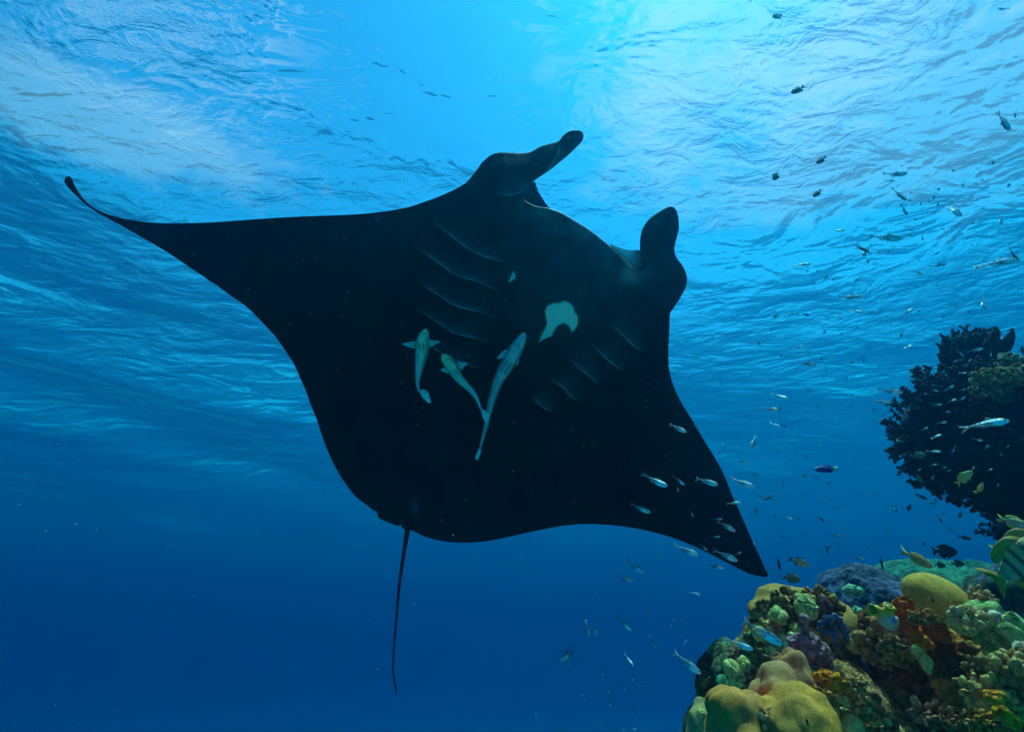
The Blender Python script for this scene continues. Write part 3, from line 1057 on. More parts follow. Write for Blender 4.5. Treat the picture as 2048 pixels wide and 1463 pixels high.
# small growths that roughen the colonies' edges
G_T = 'small ragged growths between the corals'
for a in [
    (1628, 1186, 1.52, 22, 7, 0.03, 40, 0.0055, (0.34, 0.30, 0.18), (0.12, 0.10, 0.05), 'ragged olive fringe along the top edge of the reef head', 1.8),
    (1530, 1214, 1.54, 16, 16, 0.03, 40, 0.005, (0.24, 0.20, 0.10), (0.08, 0.06, 0.03), 'fine brown growth on the upper left shoulder of the reef head', 1.6),
    (1568, 1318, 1.36, 26, 12, 0.03, 60, 0.005, (0.22, 0.20, 0.14), (0.06, 0.05, 0.03), 'dark stubbly turf above the tallest small boulder coral', 2.2),
    (1508, 1362, 1.42, 20, 22, 0.03, 60, 0.005, (0.16, 0.16, 0.13), (0.05, 0.05, 0.03), 'dark stubbly turf behind the left yellow boulder coral', 2.2),
    (1700, 1362, 1.24, 26, 10, 0.03, 60, 0.0045, (0.46, 0.40, 0.20), (0.12, 0.10, 0.04), 'pale stubble right of the large orange crust', 1.8),
    (1842, 1232, 1.14, 26, 8, 0.02, 60, 0.0042, (0.36, 0.22, 0.08), (0.14, 0.07, 0.02), 'brown fringe under the egg shaped yellow boulder coral', 2.0),
    (1780, 1290, 1.20, 20, 16, 0.02, 60, 0.0045, (0.26, 0.22, 0.10), (0.08, 0.06, 0.03), 'olive stubble beneath the white sea squirt', 2.0),
    (1950, 1330, 1.06, 16, 18, 0.02, 60, 0.0042, (0.30, 0.28, 0.14), (0.08, 0.07, 0.03), 'fine olive stubble at the lower left of the mint coral', 1.8),
    (1905, 1440, 1.08, 34, 16, 0.03, 80, 0.0045, (0.28, 0.22, 0.12), (0.07, 0.05, 0.03), 'brown turf at the bottom of the dark rock face', 2.2),
    (1960, 1440, 0.98, 26, 18, 0.03, 80, 0.0045, (0.48, 0.30, 0.06), (0.14, 0.09, 0.03), 'amber and olive turf low on the right hand rock', 1.8),
]:
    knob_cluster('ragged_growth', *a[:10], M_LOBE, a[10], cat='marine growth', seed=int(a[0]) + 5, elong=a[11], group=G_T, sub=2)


# sponges ---------------------------------------------------------------
def sponge_disp(amp, sc, seed):
    def f(Pw, N, V):
        f1, f2, _ = worley(Pw * sc + seed)
        return amp * (f1 - 0.5) * 1.2 + 0.014 * fbm(Pw * 14 + seed, 3) + 0.004 * fbm(Pw * 90 + seed, 2)
    return f


def sponge_col(c, c2, sc, seed):
    def f(Pw, N, V, h):
        f1, f2, _ = worley(Pw * sc + seed)
        return lerp(c2, c, 0.15 + f1 * 1.3) * (1 + 0.4 * fbm(Pw * 55 + seed, 3))[:, None]
    return f


OR1, OR2 = (0.9, 0.12, 0.008), (0.4, 0.035, 0.006)
G_O = 'orange sponges encrusting the rock'
for a in [
    (1808, 1216, 1.18, 18, 22, 0.02, 70, OR1, OR2, 0, 'bright orange sponge beside the yellow tipped sea squirts'),
    (1824, 1254, 1.16, 20, 9, 0.015, 70, OR1, OR2, -42, 'upper streak of orange sponge running down the rock'),
    (1844, 1282, 1.15, 20, 9, 0.015, 70, (0.9, 0.16, 0.01), OR2, -36, 'lower streak of orange sponge on the rock face'),
    (1662, 1360, 1.20, 36, 16, 0.02, 80, (0.9, 0.20, 0.01), (0.5, 0.07, 0.01), -18, 'large orange sponge crust right of the boulder corals'),
    (1638, 1382, 1.18, 15, 8, 0.015, 80, (0.9, 0.16, 0.01), (0.4, 0.08, 0.01), -24, 'small orange sponge crust below the large one'),
    (1800, 1300, 1.26, 9, 8, 0.012, 60, (0.7, 0.16, 0.015), OR2, 0, 'small orange spot on the dark rock face'),
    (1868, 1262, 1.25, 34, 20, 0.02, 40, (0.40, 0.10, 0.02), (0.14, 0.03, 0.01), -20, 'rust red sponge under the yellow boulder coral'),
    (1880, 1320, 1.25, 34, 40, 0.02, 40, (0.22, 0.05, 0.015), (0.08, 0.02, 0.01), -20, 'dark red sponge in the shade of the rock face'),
    (2018, 1436, 0.96, 28, 12, 0.015, 60, (0.8, 0.34, 0.02), (0.3, 0.1, 0.01), -30, 'amber sponge low on the right hand rock'),
    (1988, 1392, 0.96, 14, 9, 0.012, 60, (0.55, 0.24, 0.02), (0.2, 0.08, 0.01), 0, 'small amber sponge among the olive knobs'),
]:
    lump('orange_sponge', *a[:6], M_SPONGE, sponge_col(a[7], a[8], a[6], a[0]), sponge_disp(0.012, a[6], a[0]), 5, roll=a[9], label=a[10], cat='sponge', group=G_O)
PU, PU2 = (0.24, 0.17, 0.28), (0.07, 0.05, 0.09)
lump('purple_sponge', 1622, 1300, 1.36, 42, 26, 0.03, M_SPONGE, sponge_col(PU, PU2, 62, 3), sponge_disp(0.012, 62, 3), 5, roll=-26,
     label='pitted purple grey sponge slab across the reef head', cat='sponge')
lump('purple_sponge', 1606, 1252, 1.38, 9, 25, 0.015, M_SPONGE, sponge_col((0.26, 0.27, 0.34), PU2, 62, 4), sponge_disp(0.008, 62, 4), 4, roll=4,
     label='upright grey purple sponge pillar above the slab', cat='sponge')
lump('purple_sponge', 1649, 1212, 1.46, 8, 22, 0.02, M_SPONGE, sponge_col((0.14, 0.13, 0.2), (0.02, 0.02, 0.05), 62, 4), sponge_disp(0.008, 62, 4), 4, roll=12,
     label='dark violet sponge finger at the top of the reef head', cat='sponge')


# tubes and branches ------------------------------------------------------
def tube_mesh(paths, sides=8, noise_amp=0.0, seed=0):
    """paths: list of (points Nx3, radii N, colours Nx3) -> V,F,C"""
    V, F, C = [], [], []
    for pts, rad, cols in paths:
        pts = np.asarray(pts, float)
        o = len(V)
        n = len(pts)
        up = np.array([0.13, 0.31, 0.94])
        for i in range(n):
            t = pts[min(i + 1, n - 1)] - pts[max(i - 1, 0)]
            t = t / (np.linalg.norm(t) + 1e-9)
            s1 = np.cross(t, up)
            s1 /= np.linalg.norm(s1) + 1e-9
            s2 = np.cross(t, s1)
            for k in range(sides):
                a = 2 * math.pi * k / sides
                V.append(pts[i] + (s1 * math.cos(a) + s2 * math.sin(a)) * rad[i])
                C.append(cols[i])
        for i in range(n - 1):
            for k in range(sides):
                F.append([o + i * sides + k, o + i * sides + (k + 1) % sides, o + (i + 1) * sides + (k + 1) % sides, o + (i + 1) * sides + k])
        F.append([o + k for k in range(sides)][::-1])
        F.append([o + (n - 1) * sides + k for k in range(sides)])
    V = np.array(V)
    if noise_amp:
        V = V + noise_amp * np.stack([pnoise(V * 55 + seed + 9 * k) for k in range(3)], -1)
    return V, F, np.array(C)


# contorted grey violet sponge at the right shoulder of the reef head
root = link('branching_sponge', None, loc=at(1668, 1258, 1.42))
tag(root, 'contorted grey violet sponge on the right shoulder of the reef head', 'sponge')
for seg in [[(1640, 1262), (1644, 1244), (1655, 1236), (1664, 1250)], [(1655, 1236), (1672, 1232), (1684, 1248), (1688, 1270)], [(1664, 1250), (1672, 1266), (1668, 1282)],
            [(1684, 1248), (1692, 1262), (1694, 1285)], [(1646, 1268), (1656, 1262), (1668, 1268)]]:
    q = smooth_poly(seg, 2.5, closed=False)
    pts = at_np(q[:, 0], q[:, 1], np.full(len(q), 1.42)) - np.array(root.location)
    rr = 0.0075 * (1 + 0.25 * np.sin(np.arange(len(q)) * 1.3))
    rr[-1] *= 0.5
    V, F, C = tube_mesh([(pts, rr, np.tile([0.20, 0.18, 0.28], (len(q), 1)))], 9, 0.004, len(seg))
    me = mesh_np('branch', V, F)
    set_cols(me, 'pigment', C * (1 + 0.3 * pnoise(V * 80))[:, None])
    link('branch', me, M_SPONGE, root)
root = link('branching_sponge', None, loc=at(1722, 1358, 1.5))
tag(root, 'thin lilac branching sponge in the shaded gully', 'sponge')
for seg in [[(1668, 1322), (1688, 1342), (1712, 1362), (1734, 1372)], [(1682, 1355), (1700, 1362), (1716, 1372)], [(1712, 1362), (1712, 1342)], [(1728, 1318), (1734, 1336), (1738, 1352)],
            [(1738, 1362), (1736, 1350), (1748, 1342), (1762, 1338)], [(1730, 1372), (1738, 1360)]]:
    q = smooth_poly(seg, 3, closed=False)
    pts = at_np(q[:, 0], q[:, 1], np.full(len(q), 1.48)) - np.array(root.location)
    rr = np.linspace(0.0085, 0.0055, len(q))
    V, F, C = tube_mesh([(pts, rr, np.tile([0.34, 0.34, 0.52], (len(q), 1)))], 8, 0.003, len(seg))
    me = mesh_np('branch', V, F)
    set_cols(me, 'pigment', C)
    link('branch', me, M_SPONGE, root)
lump('blue_sponge', 1768, 1336, 1.42, 7, 6, 0.012, M_SPONGE, sponge_col((0.3, 0.6, 0.6), (0.1, 0.3, 0.3), 60, 2), sponge_disp(0.006, 60, 2), 3,
     label='small pale turquoise ball at the tip of the lilac sponge', cat='sponge')


# yellow rimmed sea squirts ----------------------------------------------
def sea_squirt(label, base, mouths, d, w=0.024):
    root = link('sea_squirt', None, loc=at(base[0], base[1], d))
    tag(root, label, 'sea squirt', 'yellow rimmed sea squirts on the reef')
    o = np.array(root.location)
    r_ = np.random.default_rng(int(base[0]))
    body, rims = [], []
    for k, (mx, my, rad, fx, fy, fz) in enumerate(mouths):
        dirv = (CR * fx + CU * fy - CF * fz).normalized()
        dn = np.array(dirv)
        p1 = np.array(at(mx, my, d - 0.01)) - o
        p0 = np.zeros(3)
        pm = p0 * 0.35 + p1 * 0.65 - dn * 0.012
        q = smooth_poly(np.array([p0, p0 * 0.6 + p1 * 0.4, pm, p1 - dn * 0.006]), 0.003, closed=False)
        t = np.linspace(0, 1, len(q))
        rr = np.interp(t, [0, 0.4, 0.75, 1], [w * 0.45, w * 0.8, rad * 1.25, rad * 1.0]) * (1 if k == 0 else 0.85)
        vein = pnoise(q * 70 + k)[:, None]
        cc = np.where(vein > 0.22, np.array([0.34, 0.25, 0.45]), np.array([0.95, 0.46, 0.28]))
        cc[t > 0.80] = (1.0, 0.44, 0.01)
        body.append((q, rr, cc))
        ring = []
        s1 = np.cross(dn, [0.2, 0.3, 0.9]); s1 /= np.linalg.norm(s1)
        s2 = np.cross(dn, s1)
        for a in np.linspace(0, 2 * math.pi, 20):
            ring.append(p1 + (s1 * math.cos(a) + s2 * math.sin(a)) * rad * (1 + 0.12 * math.sin(3 * a)))
        rims.append((np.array(ring), np.full(20, rad * 0.2), np.tile([1.0, 0.44, 0.008], (20, 1))))
        # the throat
        V, F, C = tube_mesh([(np.array([p1 + dn * 0.0005, p1 - dn * 0.004, p1 - dn * 0.010]), np.array([rad, rad * 0.8, rad * 0.2]), np.tile([0.5, 0.2, 0.02], (3, 1)))], 14)
        me = mesh_np('siphon', V, F)
        set_cols(me, 'pigment', C)
        link('siphon', me, M_SQUIRT, root)
    V, F, C = tube_mesh(body, 16, 0.002, 3)
    lines = np.abs(pnoise(V * 55 + 4)) < 0.035
    C = C.copy()
    m_ = lines & (C[:, 2] > 0.3)
    C[m_] = (0.22, 0.12, 0.36)
    me = mesh_np('body', V, F)
    set_cols(me, 'pigment', C)
    link('body', me, M_SQUIRT, root)
    V, F, C = tube_mesh(rims, 7)
    for i in range(len(rims)):
        me = mesh_np('rim', *tube_mesh([rims[i]], 7)[:2])
        set_cols(me, 'pigment', np.tile([1.0, 0.44, 0.008], (len(me.vertices), 1)))
        link('rim', me, M_SQUIRT, root)


sea_squirt('white sea squirt with yellow rims facing left on the reef edge', (1785, 1254), [(1746, 1219, 0.0105, -0.75, 0.1, 0.65), (1777, 1211, 0.0095, 0.1, 0.95, 0.3), (1764, 1221, 0.003, -0.1, 0.4, 0.9), (1790, 1217, 0.003, 0.2, 0.8, 0.5)], 1.15, 0.017)
sea_squirt('half hidden yellow rimmed sea squirt at the right edge of the mint coral', (1999, 1236), [(2006, 1237, 0.008, 0.6, -0.2, 0.75)], 1.1, 0.016)
lump('pink_coral', 2046, 1305, 1.02, 12, 24, 0.02, M_LOBE, lobe_col((0.6, 0.5, 0.5), (0.25, 0.1, 0.22), 40, 6), lobe_disp(0.006, 40, 6), 4,
     label='pale pink and violet crust cut by the right edge of the photo', cat='coral')


# black branching coral on the overhang -------------------------------------
def nub_branch(seed, L=0.105, r0=0.0070):
    r_ = np.random.default_rng(seed)
    paths = []
    n = 7
    pts = np.zeros((n, 3))
    dirv = np.array([0, 0, 1.0])
    for i in range(1, n):
        dirv = dirv + r_.normal(0, 0.16, 3)
        dirv /= np.linalg.norm(dirv)
        pts[i] = pts[i - 1] + dirv * L / (n - 1)
    rad = r0 * np.linspace(1.1, 0.75, n)
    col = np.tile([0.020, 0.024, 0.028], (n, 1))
    paths.append((pts, rad, col))
    for k in range(18):
        i = r_.integers(2, n)
        p = pts[i] * 1.0
        a = r_.uniform(0, 2 * math.pi)
        d = np.array([math.cos(a), math.sin(a), r_.uniform(0.3, 1.0)])
        d /= np.linalg.norm(d)
        ln = r_.uniform(0.012, 0.026)
        q = np.array([p, p + d * ln * 0.5, p + d * ln])
        paths.append((q, r0 * np.array([0.8, 0.75, 0.85]), np.tile([0.026, 0.03, 0.034], (3, 1))))
        if r_.random() < 0.6:
            d2 = d + r_.normal(0, 0.6, 3)
            d2 /= np.linalg.norm(d2)
            q2 = np.array([q[1], q[1] + d2 * 0.014])
            paths.append((q2, r0 * np.array([0.5, 0.6]), np.tile([0.026, 0.03, 0.034], (2, 1))))
    V, F, C = tube_mesh(paths, 6, 0.0015, seed)
    me = mesh_np('branch', V, F)
    set_cols(me, 'pigment', C)
    me.materials.append(M_BLACK)
    return me


BR = [nub_branch(100 + i) for i in range(8)]


def branchy(name, label, cx, cy, d, rx, ry, rz, n, scale, seed, spread=1.0, tmin=-999, arc=None, core=0.9):
    root = link(name, None, loc=at(cx, cy, d))
    tag(root, label, 'coral', 'black branching corals under the overhang')
    s = d / FPX
    V, F = ICO[4]
    N = V
    h = 0.10 * fbm(V * 2.2 + seed, 3) + 0.05 * fbm(V * 9 + seed, 2)
    L = V * np.array([rx * s, ry * s, rz]) * (core + h)[:, None]
    me = mesh_np('core', L @ CAMM, F)
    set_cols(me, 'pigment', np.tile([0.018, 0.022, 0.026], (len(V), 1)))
    link('core', me, M_BLACK, root)
    r_ = np.random.default_rng(seed)
    k = 0
    tries = 0
    while k < n and tries < 6000:
        tries += 1
        v = r_.normal(size=3)
        # crowd the rim, where branches are seen against the water
        v[2] *= 0.55
        v[2] += 0.1
        v /= np.linalg.norm(v)
        if arc is not None:
            a = math.degrees(math.atan2(v[1], v[0])) % 360
            if not (arc[0] <= a <= arc[1]) and not (v[2] > 0.6):
                continue
        p = v * np.array([rx * s, ry * s, rz]) * core * 0.9
        nrm = v / np.array([rx * s, ry * s, rz])
        nrm /= np.linalg.norm(nrm)
        dirv = nrm + r_.normal(0, 0.22 * spread, 3)
        dirv /= np.linalg.norm(dirv)
        b = link('branch', BR[r_.integers(0, len(BR))], None, root)
        b.location = Vector(p @ CAMM)
        b.rotation_mode = 'QUATERNION'
        q = Vector(dirv @ CAMM).to_track_quat('Z', 'Y')
        b.rotation_quaternion = q
        sc_ = scale * r_.uniform(0.7, 1.25)
        b.scale = (sc_, sc_, sc_)
        k += 1
    return root


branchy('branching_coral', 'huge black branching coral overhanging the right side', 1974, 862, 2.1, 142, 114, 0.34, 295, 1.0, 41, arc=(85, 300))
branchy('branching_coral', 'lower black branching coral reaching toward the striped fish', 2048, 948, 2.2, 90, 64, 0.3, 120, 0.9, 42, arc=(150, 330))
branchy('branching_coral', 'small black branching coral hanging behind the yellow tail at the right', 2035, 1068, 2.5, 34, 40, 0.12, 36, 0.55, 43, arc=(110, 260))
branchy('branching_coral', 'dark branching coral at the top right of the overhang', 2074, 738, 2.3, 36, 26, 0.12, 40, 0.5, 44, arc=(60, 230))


def fan(label, cx, cy, d, wpx, hpx, n, seed, a0, a1):
    root = link('fan_coral', None, loc=at(cx, cy, d))
    tag(root, label, 'coral', 'dark fan shaped corals on top of the overhang')
    r_ = np.random.default_rng(seed)
    s = d / FPX
    for i in range(n):
        t = (i + 0.5) / n
        a = R(a0 + (a1 - a0) * t) + r_.normal(0, 0.05)
        z = r_.uniform(-0.10, 0.10)
        ln = r_.uniform(0.8, 1.05)
        tipx, tipy = math.cos(a) * wpx * s * ln, math.sin(a) * hpx * s * ln
        q = []
        for u in np.linspace(0, 1, 8):
            wob = 0.004 * math.sin(u * 9 + i)
            q.append([tipx * (0.35 * u + 0.65 * u ** 1.6) + wob, tipy * u, z * u])
        q = np.array(q)
        rad = np.interp(np.linspace(0, 1, 8), [0, 0.5, 0.9, 1], [0.024, 0.021, 0.016, 0.009])
        paths = [(q, rad, np.tile([0.022, 0.028, 0.032], (8, 1)))]
        for k in range(4):
            j = r_.integers(4, 8)
            dd = np.array([r_.uniform(-1, 1), r_.uniform(0.3, 1), r_.uniform(-0.5, 0.5)])
            dd /= np.linalg.norm(dd)
            paths.append((np.array([q[j], q[j] + dd * 0.03]), [0.007, 0.005], np.tile([0.026, 0.03, 0.035], (2, 1))))
        V, F, C = tube_mesh(paths, 6, 0.002, i)
        me = mesh_np('finger', V @ CAMM, F)
        set_cols(me, 'pigment', C)
        link('finger', me, M_BLACK, root)


fan('left fan of dark coral fingers on top of the overhang', 1925, 782, 2.35, 52, 112, 46, 51, 68, 132)
fan('right fan of dark coral fingers on top of the overhang', 1965, 790, 2.4, 56, 128, 52, 52, 48, 112)
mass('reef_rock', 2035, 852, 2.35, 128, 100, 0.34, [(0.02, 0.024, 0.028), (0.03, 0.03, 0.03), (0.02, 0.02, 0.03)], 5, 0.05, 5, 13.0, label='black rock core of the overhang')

# tan ledge coral with plates on the overhang
for a in [(1992, 752, 1.86, 46, 16, 0.05, 130, (0.46, 0.36, 0.16), 'tan ruffled coral on the upper face of the overhang', 61),
          (1982, 778, 1.88, 40, 13, 0.04, 90, (0.34, 0.26, 0.13), 'brown ruffled coral just below the tan one', 62),
          (2016, 722, 1.92, 26, 14, 0.05, 70, (0.30, 0.42, 0.26), 'greenish ruffled coral at the top of the overhang', 63),
          (2038, 748, 1.84, 20, 22, 0.05, 70, (0.40, 0.38, 0.2), 'olive ruffled coral at the right edge of the overhang', 64),
          (2000, 798, 1.92, 26, 9, 0.03, 46, (0.22, 0.2, 0.12), 'thin dull brown crust lowest on the overhang face', 65),
          (1965, 762, 1.88, 22, 9, 0.03, 50, (0.40, 0.33, 0.17), 'tan crust at the left end of the overhang face', 66)]:
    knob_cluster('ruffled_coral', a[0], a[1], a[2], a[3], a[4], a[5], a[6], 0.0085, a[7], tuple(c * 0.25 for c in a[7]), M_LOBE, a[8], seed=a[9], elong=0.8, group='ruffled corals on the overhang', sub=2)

# ------------------------------------------------------------------ fish
def fish_mat(name, rough=0.3, metal=0.0, spec=0.5, alpha=False, bump=0.3):
    m, n, o = mat(name)
    b = n.n('ShaderNodeBsdfPrincipled')
    vc = n.n('ShaderNodeVertexColor', layer_name='scale_colour')
    n.l(vc.outputs[0], b.inputs['Base Color'])
    b.inputs['Roughness'].default_value = rough
    b.inputs['Metallic'].default_value = metal
    b.inputs['Specular IOR Level'].default_value = spec
    if alpha:
        n.l(vc.outputs[1], b.inputs['Alpha'])
    tcn = n.n('ShaderNodeTexCoord')
    bp = n.n('ShaderNodeBump')
    bp.inputs['Strength'].default_value = bump
    bp.inputs['Distance'].default_value = 0.02
    n.l(n.voronoi(n.mapping(tcn.outputs['Object'], scale=(38, 38, 38)), 1.0), bp.inputs['Height'])
    n.l(bp.outputs[0], b.inputs['Normal'])
    n.l(b.outputs[0], o.inputs[0])
    return m


M_GLASS = fish_mat('glassy silver skin', 0.25, 0.35, 0.9, alpha=True)
M_SCALE = fish_mat('scaled fish skin', 0.45, 0.0, 0.4)
M_FIN = fish_mat('fish fin', 0.5, 0.0, 0.3, alpha=True, bump=0.0)
M_REMORA = fish_mat('remora skin', 0.5, 0.0, 0.3, bump=0.0)


def set_rgba(me, cols):
    ca = me.color_attributes.new('scale_colour', 'FLOAT_COLOR', 'POINT')
    c = np.ones((len(me.vertices), 4))
    cols = np.asarray(cols, float)
    c[:, :cols.shape[1]] = cols
    ca.data.foreach_set('color', np.clip(c, 0.0, 1).ravel())


def fin_mesh(name, outline, col, thick=0.006, rays=True):
    """a thin fin in the x-z plane, nose towards +x; outline (x, z); thickness along y"""
    q = smooth_poly(outline, 0.03)
    n_ = len(q)
    cen = q.mean(0)
    V = [(x, thick * 0.25, z) for x, z in q] + [(x, -thick * 0.25, z) for x, z in q] + [(cen[0], thick, cen[1]), (cen[0], -thick, cen[1])]
    F = []
    for i in range(n_):
        j = (i + 1) % n_
        F += [[i, j, 2 * n_], [n_ + j, n_ + i, 2 * n_ + 1], [j, i, n_ + i, n_ + j]]
    V = np.array(V)
    me = mesh_np(name, V, F)
    c = np.tile(np.array(col, float), (len(V), 1))
    if rays:
        c[:, :3] *= (1 + 0.35 * np.sin(np.arctan2(V[:, 2], V[:, 0]) * 46))[:, None]
    set_rgba(me, c)
    me.materials.append(M_FIN)
    return me


def fish_body(xs, top, bot, wid, colf, bend=0.0, sides=14, mtl=None, name='body', nseg=26):
    """body along x from tail (-0.4) to nose (+0.5), in units of the fish's length"""
    X = np.linspace(xs[0], xs[-1], nseg)
    # round the nose with denser stations
    X = xs[0] + (xs[-1] - xs[0]) * (1 - (1 - np.linspace(0, 1, nseg)) ** 1.5)
    t_ = np.interp(X, xs, top)
    b_ = np.interp(X, xs, bot)
    w_ = np.interp(X, xs, wid)
    k = np.array([0.25, 0.5, 0.25])
    for arr in (t_, b_, w_):
        arr[1:-1] = np.convolve(arr, k, 'valid')
    V, F = [], []
    for i in range(nseg):
        zc, hz = (t_[i] + b_[i]) / 2, (t_[i] - b_[i]) / 2
        for j in range(sides):
            a = 2 * math.pi * j / sides
            V.append((X[i], math.sin(a) * w_[i], zc + math.cos(a) * hz))
    for i in range(nseg - 1):
        for j in range(sides):
            F.append([i * sides + j, i * sides + (j + 1) % sides, (i + 1) * sides + (j + 1) % sides, (i + 1) * sides + j])
    F.append([j for j in range(sides)][::-1])
    F.append([(nseg - 1) * sides + j for j in range(sides)])
    V = np.array(V)
    me = mesh_np(name, V, F)
    set_rgba(me, colf(V))
    me.materials.append(mtl or M_SCALE)
    return me


def bend_mesh(me, k):
    n_ = len(me.vertices)
    co = np.empty(n_ * 3)
    me.vertices.foreach_get('co', co)
    co = co.reshape(-1, 3)
    t = np.clip(0.2 - co[:, 0], 0, 2)
    co[:, 1] += k * t * t
    me.vertices.foreach_set('co', co.ravel())
    me.update()


def eye_mesh(r, white=(0.85, 0.85, 0.8)):
    V, F = ICO[2]
    me = mesh_np('eye', V * r * np.array([1, 0.55, 1]), F)
    rr = np.hypot(V[:, 0], V[:, 2])
    c = np.where((rr < 0.62)[:, None], np.array([0.004, 0.004, 0.006]), np.array(white))
    set_rgba(me, c)
    me.materials.append(M_REMORA)
    return me


def make_kind(parts):
    """parts: list of (name, mesh, location)"""
    return parts


def kind_glass(bend=0.0, seed=0):
    r_ = np.random.default_rng(seed)
    xs = [-0.36, -0.2, 0.0, 0.15, 0.3, 0.42, 0.485, 0.5]
    top = [0.022, 0.05, 0.095, 0.118, 0.115, 0.085, 0.035, 0.005]
    bot = [-0.02, -0.045, -0.10, -0.13, -0.125, -0.085, -0.04, -0.012]
    wid = [0.008, 0.02, 0.04, 0.055, 0.06, 0.048, 0.02, 0.004]

    def cf(V):
        x, z = V[:, 0], V[:, 2]
        silver = np.clip((x - 0.02) / 0.16, 0, 1) * np.clip((0.06 - z) / 0.06, 0, 1)
        stripe = np.exp(-((z - 0.015) / 0.012) ** 2) * (x < 0.3)
        c = lerp((0.34, 0.36, 0.34), (1.0, 0.97, 0.95), silver)
        c = c + stripe[:, None] * 0.35
        back = np.clip((z - 0.06) / 0.04, 0, 1)
        c = c * (1 - 0.75 * back)[:, None]
        c *= (1 + 0.25 * pnoise(V * 30 + seed))[:, None]
        al = np.clip(0.38 + 0.62 * np.clip((x + 0.08) / 0.22, 0, 1) + stripe * 0.3, 0, 1)
        return np.c_[c, al]
    ps = [('body', fish_body(xs, top, bot, wid, cf, mtl=M_GLASS), None)]
    ps.append(('tail_fin', fin_mesh('tail_fin', [(-0.34, 0.018), (-0.42, 0.06), (-0.56, 0.12), (-0.47, 0.03), (-0.44, 0.0), (-0.47, -0.03), (-0.56, -0.12), (-0.42, -0.06), (-0.34, -0.018)], (0.34, 0.4, 0.38, 0.45)), None))
    ps.append(('dorsal_fin', fin_mesh('dorsal_fin', [(0.16, 0.112), (0.08, 0.19), (0.04, 0.15), (-0.02, 0.09), (0.06, 0.10)], (0.3, 0.36, 0.36, 0.4)), None))
    ps.append(('anal_fin', fin_mesh('anal_fin', [(0.0, -0.095), (-0.06, -0.15), (-0.18, -0.08), (-0.22, -0.04), (-0.1, -0.06)], (0.3, 0.36, 0.36, 0.4)), None))
    for s in (-1, 1):
        ps.append(('eye', eye_mesh(0.038), (0.40, s * 0.038, 0.018)))
    if bend:
        for p in ps:
            if p[0] != 'eye':
                bend_mesh(p[1], bend)
    return ps


def kind_deep(h=0.2, cols=((0.05, 0.05, 0.05), (0.1, 0.1, 0.1)), fin=(0.05, 0.05, 0.05, 1), fork=0.12, bend=0.0, stripes=None, tailcol=None, w=0.07, lyre=False, rough=None):
    xs = [-0.34, -0.22, -0.05, 0.12, 0.28, 0.4, 0.475, 0.5]
    f = np.array([0.2, 0.42, 0.85, 1.0, 0.92, 0.66, 0.28, 0.03])
    top = f * h
    bot = -f * h * 0.95
    wid = np.array([0.14, 0.35, 0.8, 1, 0.98, 0.75, 0.35, 0.05]) * w

    def cf(V):
        t = V[:, 2] / h * 0.5 + 0.5
        c = lerp(cols[1], cols[0], t)
        if stripes:
            for sx, sw in stripes:
                m_ = np.clip(1.4 - np.abs(V[:, 0] - sx - 0.05 * V[:, 2]) / sw * 1.2, 0, 1)
                c = c * (1 - m_[:, None]) + np.array([0.006, 0.008, 0.012]) * m_[:, None]
        return c * (1 + 0.2 * pnoise(V * 26))[:, None]
    ps = [('body', fish_body(xs, top, bot, wid, cf), None)]
    tcol = tailcol or fin
    th = h * 0.95
    if lyre:
        tail = [(-0.32, 0.03), (-0.42, th * 0.5), (-0.62, th * 1.05), (-0.50, th * 0.36), (-0.45, 0.0), (-0.50, -th * 0.36), (-0.62, -th * 1.05), (-0.42, -th * 0.5), (-0.32, -0.03)]
    else:
        tail = [(-0.32, 0.03), (-0.42, th * 0.62), (-0.52, th * 0.85), (-0.52 + fork, 0.0), (-0.52, -th * 0.85), (-0.42, -th * 0.62), (-0.32, -0.03)]
    ps.append(('tail_fin', fin_mesh('tail_fin', tail, tcol), None))
    ps.append(('dorsal_fin', fin_mesh('dorsal_fin', [(0.22, h * 0.88), (0.12, h * 1.28), (-0.08, h * 1.25), (-0.24, h * 0.92), (-0.26, h * 0.5), (-0.05, h * 0.75)], fin), None))
    ps.append(('anal_fin', fin_mesh('anal_fin', [(0.0, -h * 0.85), (-0.1, -h * 1.25), (-0.24, -h * 0.85), (-0.26, -h * 0.42), (-0.08, -h * 0.65)], fin), None))
    ps.append(('pelvic_fin', fin_mesh('pelvic_fin', [(0.18, -h * 0.85), (0.1, -h * 1.3), (0.05, -h * 1.2), (0.09, -h * 0.8)], fin), None))
    for s in (-1, 1):
        ps.append(('eye', eye_mesh(0.028, (0.35, 0.3, 0.15)), (0.40, s * w * 0.72, h * 0.18)))
    if bend:
        for p in ps:
            if p[0] != 'eye':
                bend_mesh(p[1], bend)
    return ps


def join_parts(ps, name):
    """one mesh for fish too small to show their parts"""
    V, F, C, o = [], [], [], 0
    for nm, me, loc in ps:
        if nm in ('eye', 'pelvic_fin'):
            continue
        n_ = len(me.vertices)
        co = np.empty(n_ * 3)
        me.vertices.foreach_get('co', co)
        c = np.empty(n_ * 4)
        me.color_attributes['scale_colour'].data.foreach_get('color', c)
        V.append(co.reshape(-1, 3))
        C.append(c.reshape(-1, 4))
        F += [[v + o for v in p.vertices] for p in me.polygons]
        o += n_
    me = mesh_np(name, np.concatenate(V), F)
    set_rgba(me, np.concatenate(C))
    me.materials.append(M_SCALE)
    return me


CAMB = Matrix((CR, CU, -CF)).transposed()


